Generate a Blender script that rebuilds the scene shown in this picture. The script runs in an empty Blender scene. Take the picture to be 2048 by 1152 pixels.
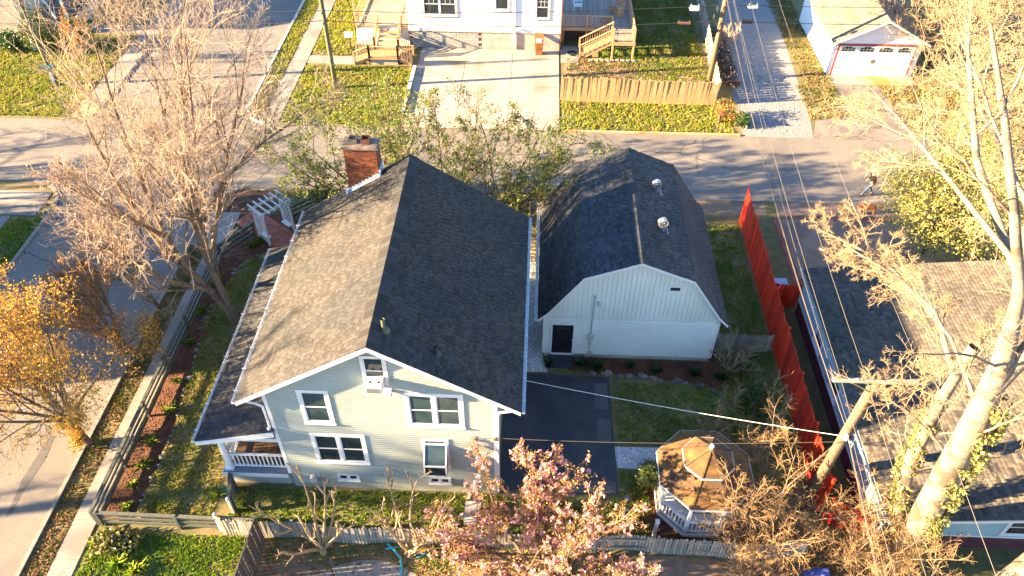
import bpy, math, random
import numpy as np
from mathutils import Vector, Matrix

scene = bpy.context.scene
col = scene.collection
rnd = random.Random(7)

# ------------------------------------------------------------------ camera
CAM = Vector((5.104, -15.924, 27.0))
PITCH, ROLL, YAW = math.radians(44.046), math.radians(0.413), 0.034
fw = Vector((0, math.cos(PITCH), -math.sin(PITCH)))
up = Vector((0, math.sin(PITCH), math.cos(PITCH)))
rt = Vector((1, 0, 0))
rt2 = rt * math.cos(ROLL) + up * math.sin(ROLL)
up2 = up * math.cos(ROLL) - rt * math.sin(ROLL)
m3 = Matrix((rt2, up2, -fw)).transposed()
m3 = Matrix.Rotation(YAW, 3, 'Z') @ m3
cam_data = bpy.data.cameras.new('camera')
cam_data.sensor_width = 36.0
cam_data.lens = 1547.6 / 2048 * 36
cam_data.clip_start = 0.5
cam_data.clip_end = 3000
cam = bpy.data.objects.new('camera', cam_data)
col.objects.link(cam)
cam.matrix_world = Matrix.Translation(CAM) @ m3.to_4x4()
scene.camera = cam

# ------------------------------------------------------------------ light
SUN_EL, SUN_AZ = math.radians(15.7), math.radians(9.0)     # low sun from the left, shadows fall to the right
sd = Vector((math.cos(SUN_EL) * math.cos(SUN_AZ), math.cos(SUN_EL) * math.sin(SUN_AZ), -math.sin(SUN_EL)))
world = bpy.data.worlds.new('World')
scene.world = world
world.use_nodes = True
wn = world.node_tree.nodes
bg = wn['Background']
sky = wn.new('ShaderNodeTexSky')
sky.sky_type = 'NISHITA'
sky.sun_disc = False
sky.sun_elevation = SUN_EL
sky.sun_rotation = math.atan2(-sd.x, -sd.y)
sky.air_density = 1.0
sky.dust_density = 0.0
sky.ozone_density = 4.0
world.node_tree.links.new(sky.outputs[0], bg.inputs[0])
bg.inputs[1].default_value = 0.055
sun_data = bpy.data.lights.new('sun', 'SUN')
sun_data.energy = 5.0
sun_data.angle = math.radians(0.6)
sun_data.color = (1.0, 0.71, 0.38)
sun = bpy.data.objects.new('sun', sun_data)
col.objects.link(sun)
sun.rotation_euler = sd.to_track_quat('-Z', 'Y').to_euler()
sun.location = (-60, 0, 40)
scene.view_settings.view_transform = 'Standard'
scene.view_settings.look = 'None'
scene.view_settings.gamma = 1.0
scene.view_settings.use_curve_mapping = False
scene.view_settings.exposure = 3.5

# ------------------------------------------------------------------ helpers
ORG = {}
def origin(o):
    return ORG.get(o.name, Vector((0, 0, 0))) if o else Vector((0, 0, 0))
def tag(o, label=None, cat=None, group=None, kind=None):
    if label: o['label'] = label
    if cat: o['category'] = cat
    if group: o['group'] = group
    if kind: o['kind'] = kind
    return o
def thing(name, label, cat, loc, group=None):
    o = bpy.data.objects.new(name, None)
    col.objects.link(o)
    o.empty_display_size = 0.2
    o.location = loc
    ORG[o.name] = Vector(loc)
    return tag(o, label, cat, group)
def link(o, parent):
    col.objects.link(o)
    if parent: o.parent = parent
    return o

class MB:
    """collects faces for one mesh, in world coordinates"""
    def __init__(s): s.v = []; s.f = []
    def add(s, vs, fs):
        n = len(s.v); s.v += [tuple(v) for v in vs]; s.f += [tuple(i + n for i in f) for f in fs]; return s
    def box(s, x0, x1, y0, y1, z0, z1):
        return s.add([(x0,y0,z0),(x1,y0,z0),(x1,y1,z0),(x0,y1,z0),(x0,y0,z1),(x1,y0,z1),(x1,y1,z1),(x0,y1,z1)],
                     [(0,3,2,1),(4,5,6,7),(0,1,5,4),(1,2,6,5),(2,3,7,6),(3,0,4,7)])
    def bar(s, p, q, w, h, upv=(0, 0, 1)):
        p, q, u = Vector(p), Vector(q), Vector(upv)
        d = (q - p).normalized(); a = d.cross(u)
        if a.length < 1e-4: a = d.cross(Vector((1, 0, 0)))
        a.normalize(); b = a.cross(d)
        a *= w / 2; b *= h / 2
        return s.add([p-a-b, p+a-b, p+a+b, p-a+b, q-a-b, q+a-b, q+a+b, q-a+b],
                     [(0,1,2,3),(7,6,5,4),(0,4,5,1),(1,5,6,2),(2,6,7,3),(3,7,4,0)])
    def tube(s, pts, rs, n=8, cap=True):
        pts = [Vector(p) for p in pts]
        if not isinstance(rs, (list, tuple)): rs = [rs] * len(pts)
        d0 = (pts[-1] - pts[0]).normalized()
        ref = Vector((0, 0, 1)) if abs(d0.z) < .9 else Vector((1, 0, 0))
        vs = []
        for i, p in enumerate(pts):
            t = (pts[min(i+1, len(pts)-1)] - pts[max(i-1, 0)]).normalized()
            a = t.cross(ref)
            if a.length < 1e-3: a = t.cross(Vector((0, 1, 0)))
            a.normalize(); b = t.cross(a)
            for k in range(n):
                an = 2 * math.pi * k / n
                vs.append(p + a * (rs[i] * math.cos(an)) + b * (rs[i] * math.sin(an)))
        fs = []
        for i in range(len(pts) - 1):
            for k in range(n):
                fs.append((i*n+k, i*n+(k+1) % n, (i+1)*n+(k+1) % n, (i+1)*n+k))
        if cap:
            fs.append(tuple(range(n-1, -1, -1))); fs.append(tuple(range((len(pts)-1)*n, len(pts)*n)))
        return s.add(vs, fs)
    def prism(s, poly, ext):
        poly = [Vector(p) for p in poly]; e = Vector(ext); n = len(poly)
        return s.add(poly + [p + e for p in poly],
                     [tuple(range(n)), tuple(range(2*n-1, n-1, -1))] + [(i, i+n, (i+1) % n + n, (i+1) % n) for i in range(n)])
    def ball(s, c, r, nu=10, nv=7, jit=0, rg=rnd):
        if not isinstance(r, (list, tuple)): r = (r, r, r)
        vs = [(c[0], c[1], c[2] - r[2])]
        for j in range(1, nv):
            ph = -math.pi/2 + math.pi * j / nv
            for i in range(nu):
                a = 2 * math.pi * i / nu; q = 1 + jit * rg.uniform(-1, 1)
                vs.append((c[0] + r[0]*q*math.cos(ph)*math.cos(a), c[1] + r[1]*q*math.cos(ph)*math.sin(a), c[2] + r[2]*q*math.sin(ph)))
        vs.append((c[0], c[1], c[2] + r[2]))
        fs = [(0, 1 + (i+1) % nu, 1 + i) for i in range(nu)]
        for j in range(nv - 2):
            for i in range(nu):
                a = 1 + j*nu + i; b = 1 + j*nu + (i+1) % nu
                fs.append((a, b, b + nu, a + nu))
        t = len(vs) - 1; o = 1 + (nv-2)*nu
        fs += [(t, o + i, o + (i+1) % nu) for i in range(nu)]
        return s.add(vs, fs)
    def mesh(s, name, mat, org=(0, 0, 0), smooth=False):
        me = bpy.data.meshes.new(name)
        o = Vector(org)
        me.from_pydata([tuple(Vector(v) - o) for v in s.v], [], s.f)
        if smooth:
            me.polygons.foreach_set('use_smooth', [True] * len(me.polygons))
        if mat: me.materials.append(mat)
        me.update()
        return me
    def build(s, name, mat, parent=None, smooth=False, org=None):
        """one object; a part is placed relative to its parent, a top-level mesh gets its origin at org"""
        if parent:
            po = origin(parent)
            o = bpy.data.objects.new(name, s.mesh(name, mat, po, smooth))
            link(o, parent); ORG[o.name] = po
        else:
            og = Vector(org) if org else Vector((0, 0, 0))
            o = bpy.data.objects.new(name, s.mesh(name, mat, og, smooth))
            link(o, None); o.location = og; ORG[o.name] = og
        return o

def np_mesh(name, V, F, mat, parent=None, smooth=False, org=None):
    """V (n,3) float array in world coordinates, F (m,k) int array"""
    po = origin(parent) if parent else Vector(org or (0, 0, 0))
    V = V - np.array(po)
    me = bpy.data.meshes.new(name)
    m, k = F.shape
    me.vertices.add(len(V)); me.vertices.foreach_set('co', V.astype(np.float32).ravel())
    me.loops.add(m * k); me.loops.foreach_set('vertex_index', F.astype(np.int32).ravel())
    me.polygons.add(m); me.polygons.foreach_set('loop_start', np.arange(0, m * k, k, dtype=np.int32))
    if smooth: me.polygons.foreach_set('use_smooth', np.ones(m, dtype=bool))
    me.update(calc_edges=True)
    me.materials.append(mat)
    o = bpy.data.objects.new(name, me)
    link(o, parent); ORG[o.name] = po
    if not parent: o.location = po
    return o

def piece(name, me, parent, loc, rot=None, scale=None):
    """a part that shares mesh data; loc in world coordinates"""
    o = bpy.data.objects.new(name, me)
    link(o, parent)
    po = origin(parent)
    M = Matrix.Translation(Vector(loc) - po)
    if rot is not None: M = M @ rot.to_4x4()
    if scale: M = M @ Matrix.Diagonal((*scale, 1))
    o.matrix_basis = M
    ORG[o.name] = po
    return o

# ------------------------------------------------------------------ materials
def nd(nt, t, **kw):
    n = nt.nodes.new(t)
    for k, v in kw.items(): setattr(n, k, v)
    return n
def mat(name, c1, c2=None, scale=3.0, rough=0.75, bump=0.0, bscale=40.0, var=0.0, metal=0.0, spec=0.5,
        c3=None, scale3=0.6, lo=0.35, hi=0.65, stretch=None, trans=0.0, hue=0.0, lo3=0.45, hi3=0.6, detail=5.0):
    m = bpy.data.materials.new(name); m.use_nodes = True
    nt = m.node_tree; L = nt.links.new
    b = nt.nodes['Principled BSDF']
    b.inputs['Roughness'].default_value = rough
    b.inputs['Metallic'].default_value = metal
    b.inputs['Specular IOR Level'].default_value = spec
    geo = nd(nt, 'ShaderNodeNewGeometry')
    pos = geo.outputs['Position']
    if stretch:
        mp = nd(nt, 'ShaderNodeMapping'); mp.inputs['Scale'].default_value = stretch
        L(pos, mp.inputs['Vector']); pos = mp.outputs[0]
    def noise(sc, det=5.0, ro=0.6):
        n = nd(nt, 'ShaderNodeTexNoise'); n.inputs['Scale'].default_value = sc
        n.inputs['Detail'].default_value = det; n.inputs['Roughness'].default_value = ro
        L(pos, n.inputs['Vector']); return n.outputs['Fac']
    def ramp(src, a, bb):
        r = nd(nt, 'ShaderNodeMapRange'); r.inputs['From Min'].default_value = a; r.inputs['From Max'].default_value = bb
        L(src, r.inputs['Value']); return r.outputs[0]
    def mix(f, a, bb):
        x = nd(nt, 'ShaderNodeMix', data_type='RGBA')
        L(f, x.inputs[0])
        for i, q in ((6, a), (7, bb)):
            if isinstance(q, tuple): x.inputs[i].default_value = (*q, 1)
            else: L(q, x.inputs[i])
        return x.outputs[2]
    cur = c1
    if c2: cur = mix(ramp(noise(scale, detail), lo, hi), c1, c2)
    if c3: cur = mix(ramp(noise(scale3, 4.0), lo3, hi3), cur, c3)
    if var or hue:
        oi = nd(nt, 'ShaderNodeObjectInfo')
        ad = nd(nt, 'ShaderNodeMath', operation='ADD'); L(geo.outputs['Random Per Island'], ad.inputs[0]); L(oi.outputs['Random'], ad.inputs[1])
        fr = nd(nt, 'ShaderNodeMath', operation='FRACT'); L(ad.outputs[0], fr.inputs[0])
        mr = nd(nt, 'ShaderNodeMapRange'); mr.inputs['To Min'].default_value = 1 - var; mr.inputs['To Max'].default_value = 1 + var
        L(fr.outputs[0], mr.inputs['Value'])
        hs = nd(nt, 'ShaderNodeHueSaturation')
        L(mr.outputs[0], hs.inputs['Value'])
        if hue:
            m7 = nd(nt, 'ShaderNodeMath', operation='MULTIPLY'); L(fr.outputs[0], m7.inputs[0]); m7.inputs[1].default_value = 7.31
            f7 = nd(nt, 'ShaderNodeMath', operation='FRACT'); L(m7.outputs[0], f7.inputs[0])
            hr = nd(nt, 'ShaderNodeMapRange'); hr.inputs['To Min'].default_value = .5 - hue; hr.inputs['To Max'].default_value = .5 + hue
            L(f7.outputs[0], hr.inputs['Value']); L(hr.outputs[0], hs.inputs['Hue'])
        if isinstance(cur, tuple): hs.inputs['Color'].default_value = (*cur, 1)
        else: L(cur, hs.inputs['Color'])
        cur = hs.outputs[0]
    if isinstance(cur, tuple): b.inputs['Base Color'].default_value = (*cur, 1)
    else: L(cur, b.inputs['Base Color'])
    if bump:
        bp = nd(nt, 'ShaderNodeBump'); bp.inputs['Strength'].default_value = bump; bp.inputs['Distance'].default_value = 0.03
        L(noise(bscale, 4.0, 0.7), bp.inputs['Height']); L(bp.outputs[0], b.inputs['Normal'])
    if trans:
        tr = nd(nt, 'ShaderNodeBsdfTranslucent'); ms = nd(nt, 'ShaderNodeMixShader'); ms.inputs[0].default_value = trans
        if isinstance(cur, tuple): tr.inputs[0].default_value = (*cur, 1)
        else: L(cur, tr.inputs[0])
        L(b.outputs[0], ms.inputs[1]); L(tr.outputs[0], ms.inputs[2])
        L(ms.outputs[0], nt.nodes['Material Output'].inputs['Surface'])
    return m

M = {}
M['ground'] = mat('ground_soil_grass', (.085,.088,.026), (.15,.125,.05), 2.2, .95, .9, 30, c3=(.20,.145,.07), scale3=.35, lo3=.5, hi3=.66)
M['asphalt'] = mat('asphalt', (.165,.147,.126), (.20,.178,.152), 6, .9, .35, 90, c3=(.128,.116,.104), scale3=.28, lo3=.42, hi3=.66)
M['old_kerb'] = mat('old_kerb', (.20,.175,.15), (.26,.23,.20), 5, .9, .3, 60)
M['asphalt_patch'] = mat('asphalt_patch', (.075,.073,.075), (.10,.095,.094), 5, .9, .3, 90)
M['concrete'] = mat('concrete', (.23,.21,.185), (.29,.265,.235), 4, .9, .3, 70, c3=(.175,.158,.138), scale3=.5)
M['new_concrete'] = mat('pale_concrete', (.27,.25,.22), (.31,.288,.255), 2.5, .85, .2, 60, c3=(.215,.18,.14), scale3=.45, lo3=.5, hi3=.66)
M['stained_concrete'] = mat('stained_concrete', (.42,.29,.17), (.50,.36,.22), 2.0, .9, .2, 60, c3=(.36,.17,.05), scale3=.5)
M['kerb'] = mat('kerb_stone', (.42,.40,.37), (.52,.49,.45), 5, .85, .2, 60)
M['sealcoat'] = mat('sealed_asphalt', (.022,.026,.034), (.032,.036,.045), 1.2, .62, .25, 110, c3=(.045,.048,.055), scale3=.45)
M['old_drive'] = mat('cracked_asphalt', (.17,.145,.13), (.23,.20,.175), 3, .95, .6, 45, c3=(.13,.11,.10), scale3=.7)
M['gravel'] = mat('grey_gravel', (.16,.16,.163), (.25,.25,.25), 30, .95, 1.0, 60, detail=2)
M['pebble'] = mat('gravel_stone', (.22,.22,.22), None, var=.5, rough=.9)
M['white_pebble'] = mat('white_stone', (.66,.66,.66), None, var=.28, rough=.85)
M['white_bed'] = mat('white_gravel_bed', (.30,.31,.31), (.50,.50,.50), 25, .95, 1.0, 50, detail=2)
M['mulch'] = mat('rust_mulch', (.095,.034,.015), (.05,.019,.010), 14, .95, 1.0, 55, c3=(.12,.05,.02), scale3=2.0)
M['mulch_bit'] = mat('mulch_chip', (.13,.042,.015), None, var=.6, rough=.95)
M['leaf_litter'] = mat('leaf_litter', (.22,.105,.04), None, var=.5, rough=.9, hue=.02, trans=.15)
M['soil'] = mat('bare_soil', (.17,.115,.075), (.23,.16,.10), 4, .95, .7, 40)
M['aggregate'] = mat('exposed_aggregate', (.25,.15,.105), (.31,.20,.145), 18, .9, .7, 80, c3=(.19,.12,.09), scale3=.6)
M['paver'] = mat('brick_paver', (.34,.10,.055), None, var=.3, rough=.85, bump=.3)
M['dark_paver'] = mat('dark_brick_paver', (.28,.085,.07), None, var=.3, rough=.85, bump=.3)
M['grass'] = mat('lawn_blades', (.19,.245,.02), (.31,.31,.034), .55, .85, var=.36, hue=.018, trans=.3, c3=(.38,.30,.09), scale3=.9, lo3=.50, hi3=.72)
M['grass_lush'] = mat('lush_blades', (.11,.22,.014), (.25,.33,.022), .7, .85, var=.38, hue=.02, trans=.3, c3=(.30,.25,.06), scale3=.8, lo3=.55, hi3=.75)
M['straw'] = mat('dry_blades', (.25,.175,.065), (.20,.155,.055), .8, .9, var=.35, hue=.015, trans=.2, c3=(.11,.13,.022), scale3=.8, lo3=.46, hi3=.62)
M['shingle'] = mat('grey_shingle', (.0255,.0232,.0235), (.031,.0285,.028), 1.0, .9, .4, 120, var=.5, c3=(.019,.0195,.0225), scale3=.5)
M['dark_shingle'] = mat('charcoal_shingle', (.018,.020,.025), (.024,.025,.030), 1.0, .88, .4, 120, var=.45)
M['barn_shingle'] = mat('barn_shingle', (.026,.030,.038), (.042,.045,.050), 1.6, .9, .4, 120, var=.5, c3=(.019,.022,.030), scale3=.35)
M['brown_shingle'] = mat('brown_shingle', (.066,.056,.046), (.08,.067,.054), 1.0, .9, .4, 120, var=.36, c3=(.05,.044,.038), scale3=.4)
M['tan_shingle'] = mat('tan_shingle', (.13,.108,.082), (.155,.128,.098), 1.0, .9, .3, 120, var=.25)
M['felt'] = mat('roof_deck', (.05,.05,.052), None, rough=.9)
M['sage'] = mat('sage_siding', (.265,.30,.275), (.29,.325,.30), 1.5, .6, .06, 60, c3=(.24,.27,.245), scale3=.4)
M['shed_sage_lifted'] = mat('shed_siding_lifted', (.59,.65,.58), (.63,.69,.615), 1.5, .6, .06, 60, c3=(.56,.61,.54), scale3=.4)  # house sage lightened so the shed's shaded front comes out brighter
M['sage_base'] = mat('painted_foundation', (.42,.44,.38), (.47,.485,.42), 3, .8, .4, 30, c3=(.36,.36,.30), scale3=.9)
M['white'] = mat('white_paint', (.66,.66,.66), (.60,.60,.59), 6, .5, .05, 50)
M['white_worn'] = mat('worn_white_paint', (.68,.67,.64), (.55,.53,.50), 8, .6, .2, 60, c3=(.42,.40,.36), scale3=2.2, lo3=.56, hi3=.7)
M['white_vinyl'] = mat('white_vinyl_siding', (.80,.80,.79), (.76,.76,.75), 2, .5)
M['glass'] = mat('window_glass', (.012,.020,.026), (.03,.045,.052), .9, .06, spec=.4)
M['curtained'] = mat('curtained_glass', (.02,.042,.05), (.055,.085,.09), 1.4, .10, spec=.4)
M['black_paint'] = mat('black_paint', (.012,.012,.016), None, rough=.35)
M['black_rubber'] = mat('black_plastic', (.02,.02,.022), None, rough=.6)
M['brick'] = mat('chimney_brick', (.24,.068,.024), (.15,.042,.018), 5, .9, .4, 60, var=.42)
M['mortar'] = mat('mortar', (.17,.12,.085), (.12,.082,.058), 8, .95, .5, 60)
M['crown'] = mat('chimney_crown', (.24,.19,.15), (.15,.11,.08), 6, .95, .5, 40)
M['clay'] = mat('clay_flue', (.24,.085,.033), (.16,.06,.028), 6, .9)
M['metal'] = mat('galvanised_metal', (.48,.49,.51), (.38,.39,.41), 7, .38, metal=.85)
M['flash'] = mat('white_flashing', (.66,.68,.70), None, rough=.4, metal=.4)
M['grey_metal'] = mat('grey_painted_metal', (.36,.38,.37), (.42,.44,.42), 6, .55)
M['deck'] = mat('porch_boards', (.10,.058,.034), (.14,.082,.048), 5, .6, .2, 40, var=.25)
M['grey_floor'] = mat('porch_edge_boards', (.12,.125,.15), (.15,.155,.175), 5, .6, var=.15)
M['wicker'] = mat('wicker', (.30,.165,.075), (.20,.10,.045), 30, .8, .6, 60)
M['green_rail'] = mat('dark_green_rail', (.055,.062,.052), (.085,.088,.07), 9, .7, .3, 60, var=.15)
M['picket'] = mat('weathered_picket', (.30,.285,.25), (.21,.20,.18), 7, .9, .5, 50, var=.28, stretch=(1,1,.15), c3=(.36,.31,.24), scale3=1.3)
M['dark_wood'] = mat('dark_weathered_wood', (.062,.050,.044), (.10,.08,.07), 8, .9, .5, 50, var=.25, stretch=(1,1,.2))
M['tan_board'] = mat('tan_fence_board', (.46,.30,.155), (.36,.225,.11), 6, .85, .3, 50, var=.14, stretch=(1,1,.12))
M['grey_board'] = mat('grey_fence_board', (.34,.30,.25), (.26,.225,.19), 6, .9, .3, 50, var=.22, stretch=(1,1,.12))
M['deck_wood'] = mat('pine_lumber', (.44,.29,.155), (.36,.23,.12), 5, .8, .25, 50, var=.14)
M['grey_deck'] = mat('grey_deck_board', (.26,.24,.225), (.20,.185,.175), 5, .85, .3, 50, var=.22)
M['red_board'] = mat('red_stained_board', (.85,.045,.006), (.70,.032,.006), 5, .65, .25, 50, var=.22, stretch=(1,1,.12), c3=(.55,.024,.008), scale3=1.2)
M['pole_wood'] = mat('pole_wood', (.17,.122,.07), (.12,.085,.05), 9, .9, .6, 30, stretch=(1,1,.12), c3=(.09,.065,.042), scale3=2.0)
M['pole_green'] = mat('treated_pole_wood', (.13,.125,.065), (.095,.09,.05), 9, .9, .5, 40, stretch=(1,1,.12))
M['arm_wood'] = mat('bleached_crossarm', (.40,.37,.33), (.24,.21,.18), 9, .9, .5, 40)
M['cable'] = mat('grey_cable', (.09,.075,.055), None, rough=.6)
M['pale_cable'] = mat('pale_cable', (.13,.11,.08), None, rough=.6)
M['dark_cable'] = mat('black_cable', (.025,.022,.022), None, rough=.5)
M['porcelain'] = mat('brown_insulator', (.14,.05,.025), None, rough=.3)
M['block'] = mat('concrete_block', (.33,.325,.31), (.24,.235,.225), 5, .9, .5, 40, var=.14, c3=(.40,.35,.28), scale3=.9)
M['cast_wall'] = mat('parged_wall', (.40,.37,.33), (.30,.275,.245), 3, .9, .5, 30)
M['orange'] = mat('orange_brown_plastic', (.36,.105,.02), (.30,.085,.018), 5, .5)
M['lid_blue'] = mat('pale_blue_lid', (.34,.43,.50), None, rough=.5)
M['trim_tan'] = mat('taupe_trim', (.30,.22,.175), None, rough=.6)
M['brown_trim'] = mat('dark_brown_trim', (.12,.05,.03), (.16,.07,.04), 6, .6)
M['red_trim'] = mat('red_door_trim', (.36,.035,.035), None, rough=.5)
M['teal'] = mat('teal_siding', (.25,.385,.41), (.285,.42,.445), 2, .6)
M['maroon'] = mat('maroon_brick', (.095,.022,.030), None, var=.3, rough=.85, bump=.3)
M['gaz_roof'] = mat('gazebo_shingle', (.15,.075,.018), (.105,.050,.015), 2.2, .9, .4, 90, var=.25, c3=(.075,.042,.02), scale3=1.1)
M['stone'] = mat('edging_stone', (.17,.155,.135), (.10,.092,.08), 8, .9, .6, 40, var=.4)
M['blue_tarp'] = mat('blue_tarp', (.03,.055,.26), (.06,.09,.36), 9, .5)
M['turq'] = mat('turquoise_plastic', (.03,.36,.38), (.05,.44,.46), 6, .45)
M['green_plastic'] = mat('green_plastic', (.015,.22,.13), None, rough=.5)
M['sign_green'] = mat('sign_green', (.0,.24,.17), None, rough=.4)
M['sign_white'] = mat('sign_white', (.72,.73,.73), None, rough=.4)
M['cardboard'] = mat('cardboard', (.40,.26,.145), (.34,.215,.12), 5, .9)
M['pale_plastic'] = mat('pale_blue_plastic', (.52,.62,.70), None, rough=.4)
M['bark'] = mat('pale_bark', (.21,.15,.098), (.125,.086,.056), 6, .9, 1.0, 22, c3=(.09,.066,.046), scale3=2.2, lo3=.5, hi3=.66)
M['bark_dark'] = mat('grey_brown_bark', (.095,.066,.047), (.13,.093,.066), 7, .9, .8, 30)
M['bark_white'] = mat('sycamore_bark', (.23,.19,.145), (.155,.12,.085), 3.0, .85, 1.0, 12, c3=(.085,.06,.042), scale3=1.3, lo3=.53, hi3=.61)
M['twig'] = mat('pale_twigs', (.24,.185,.115), None, var=.3, rough=.85)
M['twig_pink'] = mat('pinkish_twigs', (.35,.262,.185), None, var=.35, rough=.85)
M['twig_gold'] = mat('golden_twigs', (.24,.145,.062), None, var=.5, rough=.85)
M['twig_pale'] = mat('bleached_twigs', (.29,.21,.115), None, var=.35, rough=.85)
M['leaf_yellow'] = mat('yellow_leaves', (.44,.255,.018), None, var=.45, hue=.022, rough=.7, trans=.35)
M['leaf_orange'] = mat('orange_leaves', (.42,.185,.024), None, var=.45, hue=.03, rough=.7, trans=.35)
M['leaf_green'] = mat('spring_leaves', (.115,.165,.018), None, var=.45, hue=.03, rough=.6, trans=.35)
M['leaf_bright'] = mat('yellow_green_leaves', (.33,.31,.085), None, var=.42, hue=.025, rough=.5, trans=.35)
M['leaf_dark'] = mat('dark_green_leaves', (.035,.095,.02), None, var=.5, hue=.02, rough=.45, trans=.15)
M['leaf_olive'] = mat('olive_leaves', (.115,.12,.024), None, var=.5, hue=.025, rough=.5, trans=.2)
M['petal'] = mat('pink_petals', (.62,.33,.33), None, var=.3, hue=.015, rough=.6, trans=.3)
M['bud'] = mat('bud_leaves', (.34,.205,.055), None, var=.45, hue=.03, rough=.7, trans=.3)
M['red_flower'] = mat('red_flowers', (.55,.02,.015), None, var=.2, rough=.6)
M['skin'] = mat('skin', (.30,.15,.095), None, rough=.6)
M['denim'] = mat('denim', (.016,.042,.095), (.022,.055,.12), 20, .9)
M['black_cloth'] = mat('black_cloth', (.006,.0055,.0055), (.010,.009,.008), 15, .95, spec=.2)
M['cap'] = mat('white_cloth', (.42,.41,.42), None, rough=.8)
M['shoe'] = mat('brown_shoe', (.08,.05,.038), None, rough=.6)
M['hair'] = mat('dark_hair', (.025,.016,.012), None, rough=.6)
M['fur'] = mat('golden_fur', (.30,.105,.022), (.22,.07,.016), 10, .85, .5, 60)
M['fur_pale'] = mat('pale_fur', (.34,.24,.15), None, rough=.85)
M['ac_white'] = mat('appliance_white', (.70,.70,.68), (.62,.61,.58), 6, .5)

def crack(m, sc, width, colr, amt=1.0, mask=.45, mscale=.12):
    """dark crack lines over a surface, in patches"""
    nt = m.node_tree; L = nt.links.new; b = nt.nodes['Principled BSDF']; src = b.inputs['Base Color'].links[0].from_socket
    geo = nd(nt, 'ShaderNodeNewGeometry'); n = nd(nt, 'ShaderNodeTexNoise'); n.inputs['Scale'].default_value = 1.3; n.inputs['Detail'].default_value = 6
    L(geo.outputs['Position'], n.inputs['Vector'])
    mx = nd(nt, 'ShaderNodeMix', data_type='RGBA', blend_type='ADD'); mx.inputs[0].default_value = .9; L(geo.outputs['Position'], mx.inputs[6]); L(n.outputs['Color'], mx.inputs[7])
    v = nd(nt, 'ShaderNodeTexVoronoi', feature='DISTANCE_TO_EDGE'); v.inputs['Scale'].default_value = sc; L(mx.outputs[2], v.inputs['Vector'])
    lt = nd(nt, 'ShaderNodeMapRange'); lt.inputs['From Min'].default_value = width*.4; lt.inputs['From Max'].default_value = width; lt.inputs['To Min'].default_value = amt; lt.inputs['To Max'].default_value = 0
    L(v.outputs['Distance'], lt.inputs['Value'])
    n2 = nd(nt, 'ShaderNodeTexNoise'); n2.inputs['Scale'].default_value = mscale; L(geo.outputs['Position'], n2.inputs['Vector'])
    mr = nd(nt, 'ShaderNodeMapRange'); mr.inputs['From Min'].default_value = mask; mr.inputs['From Max'].default_value = mask+.1; L(n2.outputs['Fac'], mr.inputs['Value'])
    mu = nd(nt, 'ShaderNodeMath', operation='MULTIPLY'); L(lt.outputs[0], mu.inputs[0]); L(mr.outputs[0], mu.inputs[1])
    o = nd(nt, 'ShaderNodeMix', data_type='RGBA'); L(mu.outputs[0], o.inputs[0]); L(src, o.inputs[6]); o.inputs[7].default_value = (*colr, 1); L(o.outputs[2], b.inputs['Base Color'])
crack(M['asphalt'], .22, .012, (.05,.048,.046), .8, .47)
crack(M['old_drive'], .55, .02, (.05,.042,.036), .9, .35, .3)
crack(M['concrete'], .35, .006, (.12,.10,.085), .7, .5, .4)
crack(M['new_concrete'], .10, .004, (.13,.105,.085), .7, .5, .2)
crack(M['sealcoat'], 2.2, .03, (.12,.125,.13), .55, .58, .5)
# ------------------------------------------------------------------ ground, roads, pavements
def sheet(name, polys, z, m, kind='structure'):
    b = MB()
    for p in polys:
        b.add([(x, y, z) for x, y in p], [tuple(range(len(p)))])
    return tag(b.build(name, m), kind=kind)
def rect(x0, x1, y0, y1): return [(x0, y0), (x1, y0), (x1, y1), (x0, y1)]
def arc(cx, cy, r, a0, a1, n=8):
    return [(cx + r*math.cos(math.radians(a0 + (a1-a0)*i/n)), cy + r*math.sin(math.radians(a0 + (a1-a0)*i/n))) for i in range(n+1)]

sheet('ground', [rect(-900, 900, -300, 1500)], 0.0, M['ground'])
YS, YN = 19.7, 26.3                                   # kerbs of the street behind the house
XL, XR, XL2, XR2 = -21.6, -13.15, -23.4, -13.9        # kerbs of the crossing street, south and north of it
road = [(XL, -60), (XR, -60), (XR, YS-2.2)] + arc(XR+2.2, YS-2.2, 2.2, 180, 90)[1:] + [(300, YS), (300, YN), (XR2+2, YN)] \
    + arc(XR2+2, YN+2, 2, 270, 180)[1:] + [(XR2-.5, 300), (XL2-.5, 300)] + [(XL2, YN+2)] + arc(XL2-2, YN+2, 2, 0, -90)[1:] \
    + [(-300, YN), (-300, YS), (XL-2.5, YS)] + arc(XL-2.5, YS-2.5, 2.5, 90, 0)[1:]
sheet('street', [road], 0.004, M['asphalt'])
sheet('tarred_patch', [[(-14.72,-1.5),(-14.55,-1.35),(-14.58,-.5),(-14.5,.3),(-14.42,1.2),(-14.55,2.2),(-14.78,2.3),(-14.85,1.1),(-14.9,.2),(-14.8,-.7)]], 0.008, M['asphalt_patch'])
mh = MB(); mh.tube([(-15.6, 40.6, .005), (-15.6, 40.6, .016)], .38, 18)
tag(mh.build('manhole_cover', M['asphalt_patch'], org=(-15.6,40.6,0)), 'round dark manhole cover in the shaded crossing street', 'manhole cover')

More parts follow.
